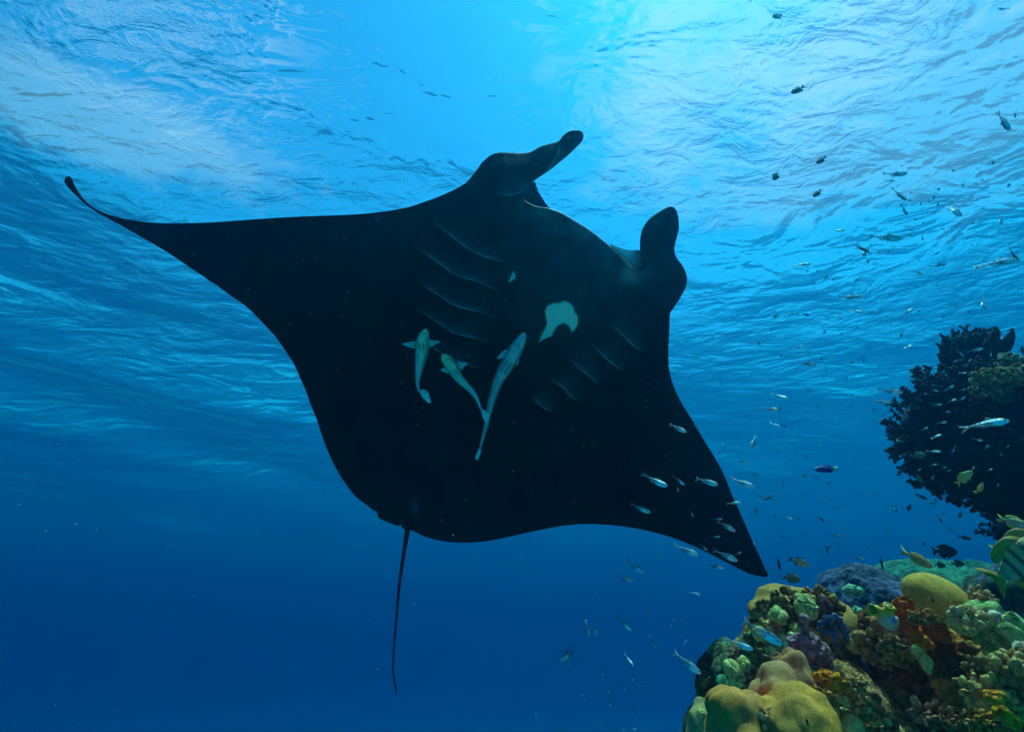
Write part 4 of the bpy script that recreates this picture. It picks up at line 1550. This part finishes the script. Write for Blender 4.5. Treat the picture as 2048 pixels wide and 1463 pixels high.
def fish_frame(hx, hy, tx, ty, d, yaw, roll=0.0, upright=True):
    """matrix that lays a unit fish nose at (hx,hy), tail end at (tx,ty); yaw swings the nose towards the camera"""
    H = at(hx, hy, d)
    T = at(tx, ty, d)
    ax = H - T
    ln = ax.length / math.cos(R(yaw)) / 1.03
    X = (ax.normalized() * math.cos(R(yaw)) - CF * math.sin(R(yaw))).normalized()
    up = Vector((0, 0, 1))
    if abs(X.dot(up)) > 0.8:
        up = (CR * (-1 if ax.dot(CR) > 0 else 1) + up * 0.3).normalized()
    Z = (up - X * up.dot(X)).normalized()
    Y = Z.cross(X)
    if roll:
        rm = Matrix.Rotation(R(roll), 3, X)
        Z = rm @ Z
        Y = rm @ Y
    M = Matrix((X, Y, Z)).transposed().to_4x4()
    M = M @ Matrix.Scale(ln, 4)
    M.translation = (H + T) / 2
    return M


def place_fish(name, parts, M, label, cat, group=None):
    root = link(name, None)
    root.matrix_world = M
    tag(root, label, cat, group)
    for nm, me, loc in parts:
        p = link(nm, me, None, root)
        if loc:
            p.location = loc
    return root


GL = [kind_glass(0, 1), kind_glass(0.35, 2), kind_glass(-0.35, 3), kind_glass(0.15, 4)]
GLS = [join_parts(g, 'silver_fish') for g in GL]
for g_ in GLS:
    g_.materials.clear()
    g_.materials.append(M_GLASS)

# (zone, head x, head y, tail x, tail y)
SILVER = {
 'below the manta': [(1284.7, 1139.7, 1256, 1125), (1265, 1159, 1237, 1151), (1400, 1187, 1378.6, 1184), (1262, 1255, 1235.5, 1236.5), (1120, 1313, 1156, 1300),
   (1398, 1340, 1354, 1310), (1265, 1327, 1251, 1310), (1175.7, 1270.6, 1173, 1242), (1190.7, 1268, 1187, 1244), (1311.5, 1297, 1306, 1283), (1300.6, 1274.7, 1300.6, 1262.5),
   (1342, 1252, 1342.5, 1239), (1346, 1241, 1346, 1232), (1365.6, 1239, 1364.7, 1232), (1367.6, 1287, 1375, 1278), (1294.8, 1222.6, 1298, 1213), (1268.8, 1201, 1270.8, 1194.6),
   (1256.6, 1183, 1258, 1174), (1318, 1118.6, 1316.5, 1111), (1140.5, 1329, 1140.5, 1319), (1205.8, 1348.6, 1205.8, 1339), (1263.6, 1360.8, 1271.7, 1352), (1277.4, 1369.5, 1277.4, 1361),
   (1289, 1371, 1295, 1364), (1250.9, 1381, 1244, 1371), (1217, 1386.8, 1222.5, 1372), (1221, 1411, 1221, 1394), (1163, 1386.8, 1170.5, 1390), (1266, 1427, 1266.5, 1417),
   (1202, 1446, 1201, 1438), (1271.7, 1454.7, 1261.5, 1457.6), (1247, 1460.5, 1250, 1450), (1254, 1292, 1254, 1287), (1334, 1307, 1332, 1301.5), (1323, 1288.5, 1322.5, 1282)],
 'over the manta right wing': [(1369, 862.6, 1343, 848.6), (1330.6, 968.6, 1289, 953), (1368, 968.6, 1347, 951), (1430, 966, 1395.6, 957.6), (1356, 983.5, 1354, 970),
   (1297.6, 1020, 1262, 1011), (1386, 1033, 1381.6, 1020), (1444, 1036, 1428, 1038), (1466, 1058, 1440.5, 1045), (1439, 1071, 1424, 1073.6), (1414, 1099, 1400, 1087),
   (1471, 1117, 1432, 1103.5), (1482, 1101, 1469, 1112), (1447, 1133, 1416, 1129), (1478, 1001.5, 1457, 1009), (1506, 1088, 1513, 1079), (1394.5, 1107, 1351, 1090.6)],
 'between manta wing and overhang': [(1506.4, 971.6, 1464.6, 957), (1498.5, 895.6, 1515, 870.5), (1441, 909, 1438.6, 897), (1446, 903.5, 1448, 890), (1493, 923.7, 1476, 916.7),
   (1522, 996, 1510, 986), (1605.6, 691, 1588, 696), (1627.5, 730, 1603, 723), (1573, 797, 1546.5, 786.5), (1554, 818, 1529, 817), (1642, 816.7, 1627.5, 807), (1647, 835.7, 1637, 826),
   (1799, 784, 1761, 780), (1776.6, 804.5, 1747.7, 800.7), (1558.6, 852, 1544, 845.6), (1559.7, 876, 1551, 875), (1562, 897, 1551, 896), (1442.6, 769, 1438, 757), (1777, 831, 1765, 828.5), (1780.5, 848, 1770, 849.5),
   (1619, 952, 1603, 951), (1583, 1035, 1570, 1035), (1655, 1002, 1645, 997), (1680, 1067, 1665, 1071), (1725, 1115, 1708, 1111), (1793, 1016, 1778, 1016), (1740, 1100, 1733, 1093)],
 'under bright rippled surface': [(1810, 350, 1769, 348), (1806, 404, 1789, 373.6), (1812.6, 431.7, 1803, 407), (1793, 482, 1749, 467), (1730, 508.7, 1703, 479), (1721, 514, 1743.5, 490),
   (1620, 529, 1588, 527.5), (1908, 438, 1908, 400), (1996, 451, 2008, 426), (2028.5, 523, 1967, 525), (2026, 525, 2022, 487), (1977.7, 332, 1997.7, 313), (1889, 529, 1864, 531.5),
   (1844, 551.5, 1832, 541), (1687, 462, 1666, 459), (1715.4, 595.7, 1684.6, 591.7), (1725, 625, 1702, 620), (1957.6, 618.4, 1976, 591.7), (1822.5, 617, 1805, 630.5), (1916, 613, 1899, 610),
   (1685, 633, 1669, 632), (2014, 264.5, 2000, 221), (2026.6, 238, 2033.5, 221), (1992, 20.5, 2020, 16), (1788, 361.6, 1774, 362)],
 'against the black overhang': [(2007, 839, 1937.7, 851.5), (1924, 713, 1914.6, 697.8), (1905.7, 769.7, 1891.5, 781), (1960.8, 696, 1940, 703), (1882.6, 807, 1864.8, 811.5), (1963.5, 880, 1945.7, 879),
   (1789, 878, 1807, 884), (1880, 867.5, 1866.6, 875.5), (1929.7, 793, 1918, 801), (1910, 797, 1900, 803.5), (1956, 773, 1951, 779.5), (1930.6, 777, 1922.6, 779.5), (1932, 745, 1921, 746),
   (1940, 717, 1935, 726), (1856, 853, 1845, 859.5), (1891.5, 842.6, 1879, 846), (1876, 782, 1865, 780), (1847, 785.7, 1857.7, 789), (1935, 729, 1927, 730.6), (1899.5, 823, 1888, 822), (1981, 713, 1983, 700),
   (1877, 901.5, 1858.5, 902.6), (1874, 927, 1864.6, 930), (1893, 932, 1884, 936), (1901, 939, 1893, 942), (1908, 898, 1903, 906), (1974, 888, 1972, 898), (2017, 890, 2014, 894), (1911, 892, 1908, 896),
   (1949, 932, 1943, 940), (1984, 936, 1978, 940), (1997, 966, 1994, 974), (1841, 936, 1834, 943), (1824, 690, 1812, 694), (1850, 745, 1840, 740), (2003, 906, 2001, 912), (1862, 957, 1868, 951)],
 'over the left reef head': [(1555, 1276.4, 1496, 1251), (1501.5, 1292.5, 1457, 1282)],
}
ORD = ['first', 'second', 'third', 'fourth', 'fifth', 'sixth', 'seventh', 'eighth', 'ninth', 'tenth', 'eleventh', 'twelfth', 'thirteenth', 'fourteenth', 'fifteenth', 'sixteenth', 'seventeenth',
       'eighteenth', 'nineteenth', 'twentieth', 'twenty-first', 'twenty-second', 'twenty-third', 'twenty-fourth', 'twenty-fifth', 'twenty-sixth', 'twenty-seventh', 'twenty-eighth', 'twenty-ninth',
       'thirtieth', 'thirty-first', 'thirty-second', 'thirty-third', 'thirty-fourth', 'thirty-fifth', 'thirty-sixth', 'thirty-seventh', 'thirty-eighth', 'thirty-ninth', 'fortieth']
frng = np.random.default_rng(77)
TINYS = []
for zone, lst in SILVER.items():
    big = sorted([f for f in lst if math.hypot(f[0] - f[2], f[1] - f[3]) >= 16])
    tiny = [f for f in lst if math.hypot(f[0] - f[2], f[1] - f[3]) < 16]
    for i, (hx, hy, tx, ty) in enumerate(big):
        ln = math.hypot(hx - tx, hy - ty)
        yaw = frng.uniform(15, 40)
        d = min(max(0.068 * FPX * math.cos(R(yaw)) / ln, 0.75), 4.5)
        if 'manta right wing' in zone:
            d = min(d, float(manta_depth(hx, hy)) - 0.16)
        if 'black overhang' in zone:
            d = min(d, 1.62)
        if 'reef head' in zone:
            d = min(d, 1.1)
        side = 'right' if hx > tx + 4 else ('left' if hx < tx - 4 else 'down')
        if len(big) > 1:
            lab = f"glassy silver fish heading {side}, {ORD[i]} from the left {zone}"
        else:
            lab = f"glassy silver fish heading {side} {zone}"
        if zone == 'over the left reef head':
            lab = 'larger silver grey fish passing over the left reef head' if i else 'smaller silver grey fish leaving the left reef head toward open water'
            lab = {0: 'lower silver grey fish with dark eye beside the left reef head', 1: 'upper silver grey fish crossing the left reef head'}[i]
        place_fish('silver_fish', GL[frng.integers(0, 4)], fish_frame(hx, hy, tx, ty, d, yaw, frng.uniform(-25, 25)), lab, 'fish', 'glassy silver fish ' + zone)
    for hx, hy, tx, ty in tiny:
        ln = max(math.hypot(hx - tx, hy - ty), 6) + 2
        d = min(max(0.06 * FPX * 0.85 / ln, 1.6), 5.0)
        if 'manta right wing' in zone:
            d = min(d, float(manta_depth(hx, hy)) - 0.16)
        if 'black overhang' in zone:
            d = 1.6
        o = link('silver_fish', GLS[frng.integers(0, 4)])
        ux, uy = (hx - tx), (hy - ty)
        s_ = ln / max(math.hypot(ux, uy), 1)
        o.matrix_world = fish_frame(hx, hy, hx - ux * s_, hy - uy * s_, d, frng.uniform(0, 30), frng.uniform(-25, 25))
        TINYS.append((o, hx, hy, 'silver', zone, hx > tx))

# coloured fish near the reef ------------------------------------------------
dams = kind_deep(0.24, ((0.006, 0.007, 0.01), (0.008, 0.008, 0.012)), (0.006, 0.007, 0.01, 1), 0.08)
chro = kind_deep(0.17, ((0.03, 0.035, 0.03), (0.12, 0.11, 0.07)), (0.03, 0.035, 0.03, 1), 0.14, lyre=True)
pale = kind_deep(0.2, ((0.3, 0.2, 0.1), (0.9, 0.62, 0.34)), (0.03, 0.035, 0.04, 1), 0.14, lyre=True)
anth = kind_deep(0.155, ((0.9, 0.20, 0.04), (0.9, 0.30, 0.05)), (0.95, 0.42, 0.03, 1), 0.14, lyre=True)
yel = kind_deep(0.2, ((0.85, 0.5, 0.05), (0.75, 0.5, 0.22)), (0.85, 0.55, 0.04, 1), 0.12, bend=0.75)
yel2 = kind_deep(0.17, ((0.85, 0.5, 0.06), (0.8, 0.45, 0.06)), (0.85, 0.55, 0.04, 1), 0.12, bend=-0.6)
viol = kind_deep(0.19, ((0.85, 0.45, 0.08), (0.55, 0.30, 0.34)), (0.85, 0.55, 0.04, 1), 0.10, w=0.09)
green = kind_deep(0.24, ((0.12, 0.14, 0.06), (0.16, 0.17, 0.08)), (0.06, 0.08, 0.05, 1), 0.1)
blue = kind_deep(0.13, ((0.01, 0.03, 0.25), (0.02, 0.05, 0.34)), (0.01, 0.03, 0.2, 1), 0.1, tailcol=(0.5, 0.7, 0.1, 1), w=0.08)
serg = kind_deep(0.27, ((0.95, 0.40, 0.06), (0.95, 0.44, 0.30)), (0.95, 0.28, 0.02, 1), 0.14, stripes=[(0.26, 0.032), (0.12, 0.032), (-0.02, 0.032), (-0.15, 0.032), (-0.27, 0.028)], tailcol=(1.0, 0.28, 0.015, 1))
ygr = kind_deep(0.30, ((0.9, 0.27, 0.03), (0.9, 0.24, 0.04)), (0.95, 0.28, 0.03, 1), 0.16, tailcol=(0.9, 0.55, 0.04, 1))
slim = kind_deep(0.09, ((0.01, 0.012, 0.02), (0.015, 0.015, 0.03)), (0.01, 0.012, 0.02, 1), 0.1)
SPECIAL = [
 ('damselfish', dams, 1913, 1101.5, 1866, 1102.5, 1.75, 8, 'velvet black oval damselfish above the green reef mound'),
 ('anthias', anth, 1862.5, 1133, 1809, 1103, 1.2, 8, 'orange anthias with forked tail nosing down to the yellow boulder coral'),
 ('yellow_damselfish', yel, 1939.5, 940, 1916, 968, 1.35, 20, 'curved yellow fish with small eye in front of the black overhang'),
 ('yellow_damselfish', yel2, 1958, 963, 1967, 987, 1.5, 35, 'small bent orange yellow fish just right of the curved yellow fish'),
 ('violet_fish', viol, 2056, 1053, 2000, 1036, 1.25, 10, 'violet and yellow fish leaving the photo at the right edge'),
 ('yellow_green_fish', ygr, 2100, 1078, 2004, 1118, 1.15, 12, 'plump yellow green fish half outside the right edge'),
 ('striped_damselfish', serg, 2110, 1085, 1984, 1168, 1.05, 5, 'black striped fish with yellow tail at the right edge'),
 ('wrasse', blue, 1626, 938, 1678, 937, 2.2, 5, 'deep blue fish with yellow green tail facing left in midwater'),
 ('chromis', pale, 1614, 1126.6, 1583, 1119, 1.7, 25, 'pale tan chromis with dark tail near the manta wing tip'),
 ('chromis', green, 1599, 1156, 1568, 1155, 1.9, 20, 'dark olive chromis with pale face bar beside the manta wing tip'),
 ('chromis', pale, 1540.7, 41, 1568.6, 24, 1.9, 30, 'white bellied chromis high under the bright surface'),
 ('chromis', chro, 1579, 190.6, 1612, 169, 2.0, 20, 'dark slender chromis with split tail below the white bellied one'),
 ('chromis', chro, 1629.7, 329, 1654, 311.6, 2.4, 20, 'dark chromis right of the smooth bright surface patch'),
 ('chromis', green, 1545, 362, 1557, 343, 2.5, 20, 'dark rounded chromis hanging head down above the right head fin'),
 ('chromis', chro, 1623.5, 395.6, 1645, 378, 2.6, 20, 'lower dark chromis in the rippled blue band'),
 ('chromis', green, 1851, 908, 1823.6, 914, 1.65, 10, 'big eyed dark green fish under the left rim of the overhang'),
 ('chromis', chro, 1833.7, 763, 1818.6, 760, 1.7, 10, 'small brown fish at the upper left rim of the overhang'),
 ('chromis', chro, 1794, 951, 1806, 938, 1.9, 10, 'dark fish head down just below the overhang tip'),
 ('chromis', green, 1841, 965, 1838, 949, 1.9, 30, 'dark olive fish hanging vertically under the overhang'),
 ('chromis', chro, 1852, 997, 1836, 990, 2.0, 20, 'dark fish heading right below the overhang rim'),
 ('chromis', chro, 1813, 1021, 1824, 1008, 2.1, 20, 'dim fish angled upward in the blue gap below the overhang'),
 ('chromis', green, 1928, 1126, 1903, 1126, 2.3, 10, 'right of two dark fish low over the green reef mound'),
 ('chromis', green, 1891, 1129, 1870, 1129, 2.3, 10, 'left of two dark fish low over the green reef mound'),
 ('chromis', chro, 1940.5, 1076, 1920, 1073, 2.5, 15, 'slim dark fish above the black damselfish'),
 ('slim_fish', slim, 1905.6, 1062, 1896, 1052, 2.4, 10, 'tiny slim dark fish left of the slim fish pair'),
 ('slim_fish', slim, 1971, 1074, 1960, 1063, 2.3, 10, 'tiny slim dark fish pointing down at the right of the blue gap'),
 ('slim_fish', slim, 1526, 999, 1548, 991, 1.8, 10, 'slim dark violet fish just right of the manta wing edge'),
 ('slim_fish', slim, 1558, 1139, 1558, 1115, 2.0, 20, 'slim dark fish hanging vertically right of the manta wing tip'),
 ('slim_fish', slim, 1655, 1106, 1653, 1091, 2.2, 20, 'slim dark fish hanging vertically in the middle of the blue gap'),
 ('slim_fish', slim, 1763, 1137, 1763, 1113, 2.2, 20, 'slim dark fish hanging vertically above the purple reef mound'),
 ('slim_fish', slim, 1648, 1042, 1637, 1032, 2.2, 20, 'little dark fish diving right above the pale tan chromis'),
 ('chromis', chro, 1702.5, 1141, 1690, 1140, 2.4, 20, 'small dark fish left of the purple reef mound'),
 ('chromis', chro, 1883, 1043, 1878, 1033, 2.5, 40, 'small dark fish seen nearly head on in the blue gap'),
 ('chromis', chro, 1916, 1034, 1925, 1024, 2.5, 20, 'small dark fish angled up at the right of the blue gap'),
 ('chromis', chro, 1871, 1007, 1862, 1006, 2.5, 20, 'small olive fish below the overhang middle'),
 ('yellow_wrasse', kind_deep(0.1, ((0.8, 0.6, 0.03), (0.1, 0.08, 0.02)), (0.7, 0.5, 0.03, 1), 0.06), 1514, 1296, 1527, 1298, 1.35, 5, 'right of two tiny yellow and black fish in the reef head hollow'),
 ('yellow_wrasse', kind_deep(0.1, ((0.8, 0.6, 0.03), (0.1, 0.08, 0.02)), (0.7, 0.5, 0.03, 1), 0.06), 1510, 1298, 1514, 1288, 1.35, 5, 'left of two tiny yellow and black fish in the reef head hollow'),
 ('slim_fish', slim, 1617, 1452, 1612, 1432, 0.93, 5, 'small brown fish hovering against the largest yellow boulder coral'),
 ('slim_fish', slim, 1867, 1207, 1864, 1191, 1.14, 5, 'small brown fish against the egg shaped yellow boulder coral'),
]
for nm, parts, hx, hy, tx, ty, d, yaw, lab in SPECIAL:
    place_fish(nm, parts, fish_frame(hx, hy, tx, ty, d, yaw, 0), lab, 'fish')

# small dark fish far off: one mesh each
TINY = [join_parts(chro, 'distant_fish'), join_parts(green, 'distant_fish'), join_parts(slim, 'distant_fish')]
Z1 = [(1735, 225), (1690, 258), (1595, 262), (1410, 292), (1375, 355), (1280, 400), (1285, 437), (1375, 465), (1205, 318), (1195, 375), (1405, 404), (1340, 385), (1665, 402), (1575, 485),
      (1240, 520), (1295, 540), (1155, 572), (1180, 570), (1140, 597), (1198, 600), (1440, 590), (1530, 580), (1290, 630), (1130, 660), (1200, 640), (1665, 545), (1570, 545), (1510, 395),
      (1860, 605), (1400, 770), (1265, 820), (1035, 755), (670, 765), (880, 830), (1660, 710), (1640, 765), (1290, 660), (1700, 370), (1935, 265), (1720, 170), (1520, 155), (570, 950),
      (620, 970), (800, 970), (900, 1010), (430, 905), (505, 905), (625, 860), (475, 990), (360, 1045), (480, 1030), (550, 1070), (620, 1140), (1040, 1075), (1050, 1185), (910, 1210),
      (560, 1240), (800, 1320), (1400, 1010), (1460, 930), (1550, 925), (1640, 1210), (1450, 1245), (1210, 1185), (320, 1225), (355, 1225), (420, 1230), (445, 1275), (1020, 690), (1050, 1305)]
tn = 0
tr_ = np.random.default_rng(99)


def tiny(x, y, ln, zone, dark=True):
    ang = R(tr_.normal(28, 32))
    if tr_.random() < 0.25:
        ang += R(tr_.uniform(60, 120))
    if tr_.random() < 0.35:
        ang += math.pi
    dx, dy = math.cos(ang) * ln / 2, -math.sin(ang) * ln / 2
    d = min(max(0.07 * FPX / ln, 3.2), 9.0)
    if y > 1040 and x > 1680:
        d = min(d, 2.0)
    o = link('distant_fish', TINY[tr_.choice(3, p=[0.45, 0.4, 0.15])])
    o.matrix_world = fish_frame(x - dx, y - dy, x + dx, y + dy, d, tr_.uniform(0, 35), tr_.uniform(-20, 20))
    TINYS.append((o, x, y, 'dark', zone, dx < 0))


for x, y in Z1:
    tiny(1500 + x * 0.2676, 300 + y * 0.2676, tr_.uniform(6, 10.5), 'under the rippled surface')
for i in range(52):
    x, y = tr_.uniform(1480, 1860), tr_.uniform(620, 900)
    if x > 1790 and y > 730:
        continue
    tiny(x, y, tr_.uniform(5, 10), 'in midwater left of the overhang')
for i in range(48):
    x, y = tr_.uniform(1500, 1990), tr_.uniform(905, 1150)
    if (x > 1770 and y < 960 + (x - 1790) * 0.42) or (y > 1120 and x > 1660) or x > 1975:
        continue
    tiny(x, y, tr_.uniform(5, 10), 'between manta and reef')

# each tiny fish is told by its row and place in its school
for key in sorted({(t[3], t[4]) for t in TINYS}):
    tl_ = sorted([t for t in TINYS if (t[3], t[4]) == key], key=lambda t: t[2])
    for r0 in range(0, len(tl_), 9):
        row = sorted(tl_[r0:r0 + 9], key=lambda t: t[1])
        for i, t in enumerate(row):
            lab = f"tiny {key[0]} fish, {ORD[i]} from left in {ORD[r0 // 9]} row down, {key[1]}"
            tag(t[0], lab, 'fish', f'tiny {key[0]} fish {key[1]}')

# drifting specks in the water
def specks():
    r_ = np.random.default_rng(8)
    Vk, Fk = ICO[1]
    V, F, o = [], [], 0
    for i in range(620):
        x, y = r_.uniform(-60, 2110), r_.uniform(-40, 1500)
        d = 0.5 + 3.2 * r_.random() ** 0.8
        r0 = r_.uniform(0.00035, 0.0009) * (0.6 + 0.5 * d)
        V.append(Vk * r0 * r_.uniform(0.6, 1.3, 3) + np.array(at(x, y, d)))
        F += [[q + o for q in f] for f in Fk]
        o += len(Vk)
    me = mesh_np('drifting_specks', np.concatenate(V), F)
    set_rgba(me, np.tile([0.75, 0.78, 0.75], (o, 1)))
    me.materials.append(M_REMORA)
    tag(link('drifting_specks', me), 'pale plankton specks drifting through the water', kind='stuff')


specks()

# ------------------------------------------------------------------ remoras
def remora(label, spine, widths, pect, tail, dd, flat=0.75, pel=None, col=(0.72, 0.74, 0.62), col2=(0.46, 0.5, 0.46)):
    sp = smooth_poly(spine, 5, closed=False)
    spn = np.array(spine, float)
    cl_ = np.concatenate([[0], np.cumsum(np.hypot(*np.diff(spn, axis=0).T))])
    cs_ = np.concatenate([[0], np.cumsum(np.hypot(*np.diff(sp, axis=0).T))])
    ws = np.interp(cs_ / cs_[-1], cl_ / cl_[-1], widths)
    k = np.array([0.25, 0.5, 0.25])
    ws[1:-1] = np.convolve(ws, k, 'valid')
    ws = np.maximum(ws, 1.2)
    D = np.array([float(manta_depth(1000, 720)) - dd] * len(sp))
    C3 = at_np(sp[:, 0], sp[:, 1], D)
    o = C3[0].copy()
    root = link('remora', None, loc=Vector(o))
    tag(root, label, 'fish', 'remoras under the manta ray')
    s = D[0] / FPX
    V, F, C = [], [], []
    sides = 20
    f_, n_ = np.array(CF), len(sp)
    for i in range(n_):
        t = C3[min(i + 1, n_ - 1)] - C3[max(i - 1, 0)]
        t /= np.linalg.norm(t)
        side = np.cross(t, f_)
        side /= np.linalg.norm(side)
        nrm = np.cross(side, t)
        hw = ws[i] * s / 2
        u = i / (n_ - 1)
        for j in range(sides):
            a = 2 * math.pi * j / sides
            V.append(C3[i] + side * math.cos(a) * hw - (-nrm) * math.sin(a) * hw * flat - o)
            lat = math.cos(a)
            base = np.array(col) * (1 - min(u * 1.3, 1)) + np.array(col2) * min(u * 1.3, 1)
            st = math.exp(-((abs(lat) - 0.80) / 0.13) ** 2) * min(1, u * 6)
            base = base * (1 - 0.8 * st)
            base = base * (1 - 0.35 * math.exp(-((lat + 0.25) / 0.12) ** 2) * (u > 0.38))
            if abs(u - 0.30) < 0.055 and 0.08 < abs(lat) < 0.34:
                base = base * 0.22
            C.append(base)
    for i in range(n_ - 1):
        for j in range(sides):
            F.append([i * sides + j, i * sides + (j + 1) % sides, (i + 1) * sides + (j + 1) % sides, (i + 1) * sides + j])
    F.append(list(range(sides))[::-1])
    F.append([(n_ - 1) * sides + j for j in range(sides)])
    me = mesh_np('body', np.array(V), F)
    C = np.array(C) * (1 + 0.15 * pnoise(np.array(V) * 60))[:, None]
    set_rgba(me, C)
    me.materials.append(M_REMORA)
    link('body', me, None, root)

    def plate(nm, poly, dz, c, lab=None, th=0.004):
        q = smooth_poly(poly, 2.5)
        k_ = len(q)
        dep = D[0] + dz
        A = at_np(q[:, 0], q[:, 1], np.full(k_, dep)) - o
        Bk = at_np(q[:, 0], q[:, 1], np.full(k_, dep + th)) - o
        cen = q.mean(0)
        c0 = np.array(at(cen[0], cen[1], dep - th * 0.7)) - o
        c1 = np.array(at(cen[0], cen[1], dep + th * 1.5)) - o
        VV = np.concatenate([A, Bk, [c0, c1]])
        FF = []
        for i in range(k_):
            j = (i + 1) % k_
            FF += [[i, j, 2 * k_], [k_ + j, k_ + i, 2 * k_ + 1], [j, i, k_ + i, k_ + j]]
        mm = mesh_np(nm, VV, FF)
        cc = np.tile(np.array(c), (len(VV), 1)) * (1 + 0.25 * np.sin(VV[:, 0] * 900 + VV[:, 2] * 500))[:, None]
        set_rgba(mm, cc)
        mm.materials.append(M_REMORA)
        return link(nm, mm, None, root)
    for pl in pect:
        plate('pectoral_fin', pl, 0.004, (0.7, 0.55, 0.5))
    plate('tail_fin', tail, 0.0, (0.98, 0.78, 0.72))
    # mouth line: a slim dark groove curving across the throat
    i0 = int(n_ * 0.10)
    wpx = ws[i0]
    t2 = sp[i0 + 1] - sp[i0 - 1]
    t2 /= np.linalg.norm(t2)
    n2 = np.array([-t2[1], t2[0]])
    arc_ = []
    for a in np.linspace(-1, 1, 15):
        arc_.append(sp[i0] + n2 * a * wpx * 0.47 + t2 * (abs(a) ** 1.6) * wpx * 0.75)
    arc_ = np.array(arc_)
    lat = np.linspace(-1, 1, 15) * 0.94
    dep = D[0] - np.sqrt(np.clip(1 - lat ** 2, 0, 1)) * wpx * s / 2 * flat - 0.0005
    pts = at_np(arc_[:, 0], arc_[:, 1], dep) - o
    V, F, _ = tube_mesh([(pts, np.full(15, 0.0011), np.zeros((15, 3)))], 5)
    mm = mesh_np('mouth', V, F)
    set_rgba(mm, np.tile([0.03, 0.05, 0.05], (len(V), 1)))
    mm.materials.append(M_REMORA)
    link('mouth', mm, None, root)
    for sgn in (-1, 1):
        e = sp[int(n_ * 0.13)] + n2 * sgn * wpx * 0.5
        mm = mesh_np('eye', ICO[2][0] * 0.0042, ICO[2][1])
        set_rgba(mm, np.tile([0.01, 0.01, 0.01], (len(mm.vertices), 1)))
        mm.materials.append(M_REMORA)
        ee = link('eye', mm, None, root)
        ee.location = at(e[0], e[1], D[0]) - root.location


remora('leftmost remora, short and pale green with both pectoral fins spread', [(852, 657), (850, 666), (846, 679), (843.5, 702), (840, 725), (836.7, 749), (835.5, 767), (838.5, 783)],
       [5, 19, 27, 26, 20, 13, 8, 4.5], [[(858, 680), (868, 680.5), (881, 682.5), (870, 689), (857, 695)], [(833, 682.5), (818, 684), (804, 687), (818, 694), (832, 696)]],
       [(839, 781), (851, 779), (859, 789), (861, 806), (848, 798)], 0.22, col=(0.95, 0.82, 0.42), col2=(0.9, 0.62, 0.52))
remora('middle remora, pale green head and body curving down to the right', [(886.7, 708), (889, 714), (897, 723), (908.7, 742), (920, 758), (934, 772), (948, 787), (956, 802), (962.5, 820)],
       [8, 19, 24, 22, 17, 13, 10, 7, 4], [[(914, 724), (924, 723.5), (935.5, 725.5), (930, 732), (922, 740)], [(890, 735), (881, 739), (888, 743), (899, 747)]],
       [(962, 818), (972.6, 822), (978, 832), (975, 844.5), (967, 837)], 0.25, col=(0.95, 0.80, 0.40), col2=(0.95, 0.68, 0.58))
remora('largest remora, long and blue grey, just below the white throat blotch', [(1049, 665), (1047, 670), (1042, 681), (1032, 697.6), (1022.6, 716), (1008.7, 739), (996, 762.7), (988, 786), (981, 809), (976, 832), (971, 855.6), (964.5, 879), (960, 897)],
       [7, 13, 21, 28, 29, 26, 20, 16, 14, 11, 8.5, 6, 4], [[(1013, 698), (1003, 704), (993.6, 717), (1004, 716), (1013, 712)], [(1036, 712), (1038, 722), (1034, 730), (1028, 724)]],
       [(960, 894), (954, 905), (950.6, 915), (955, 919.5), (962, 903)], 0.20, col=(0.95, 0.62, 0.56), col2=(0.6, 0.52, 0.46))
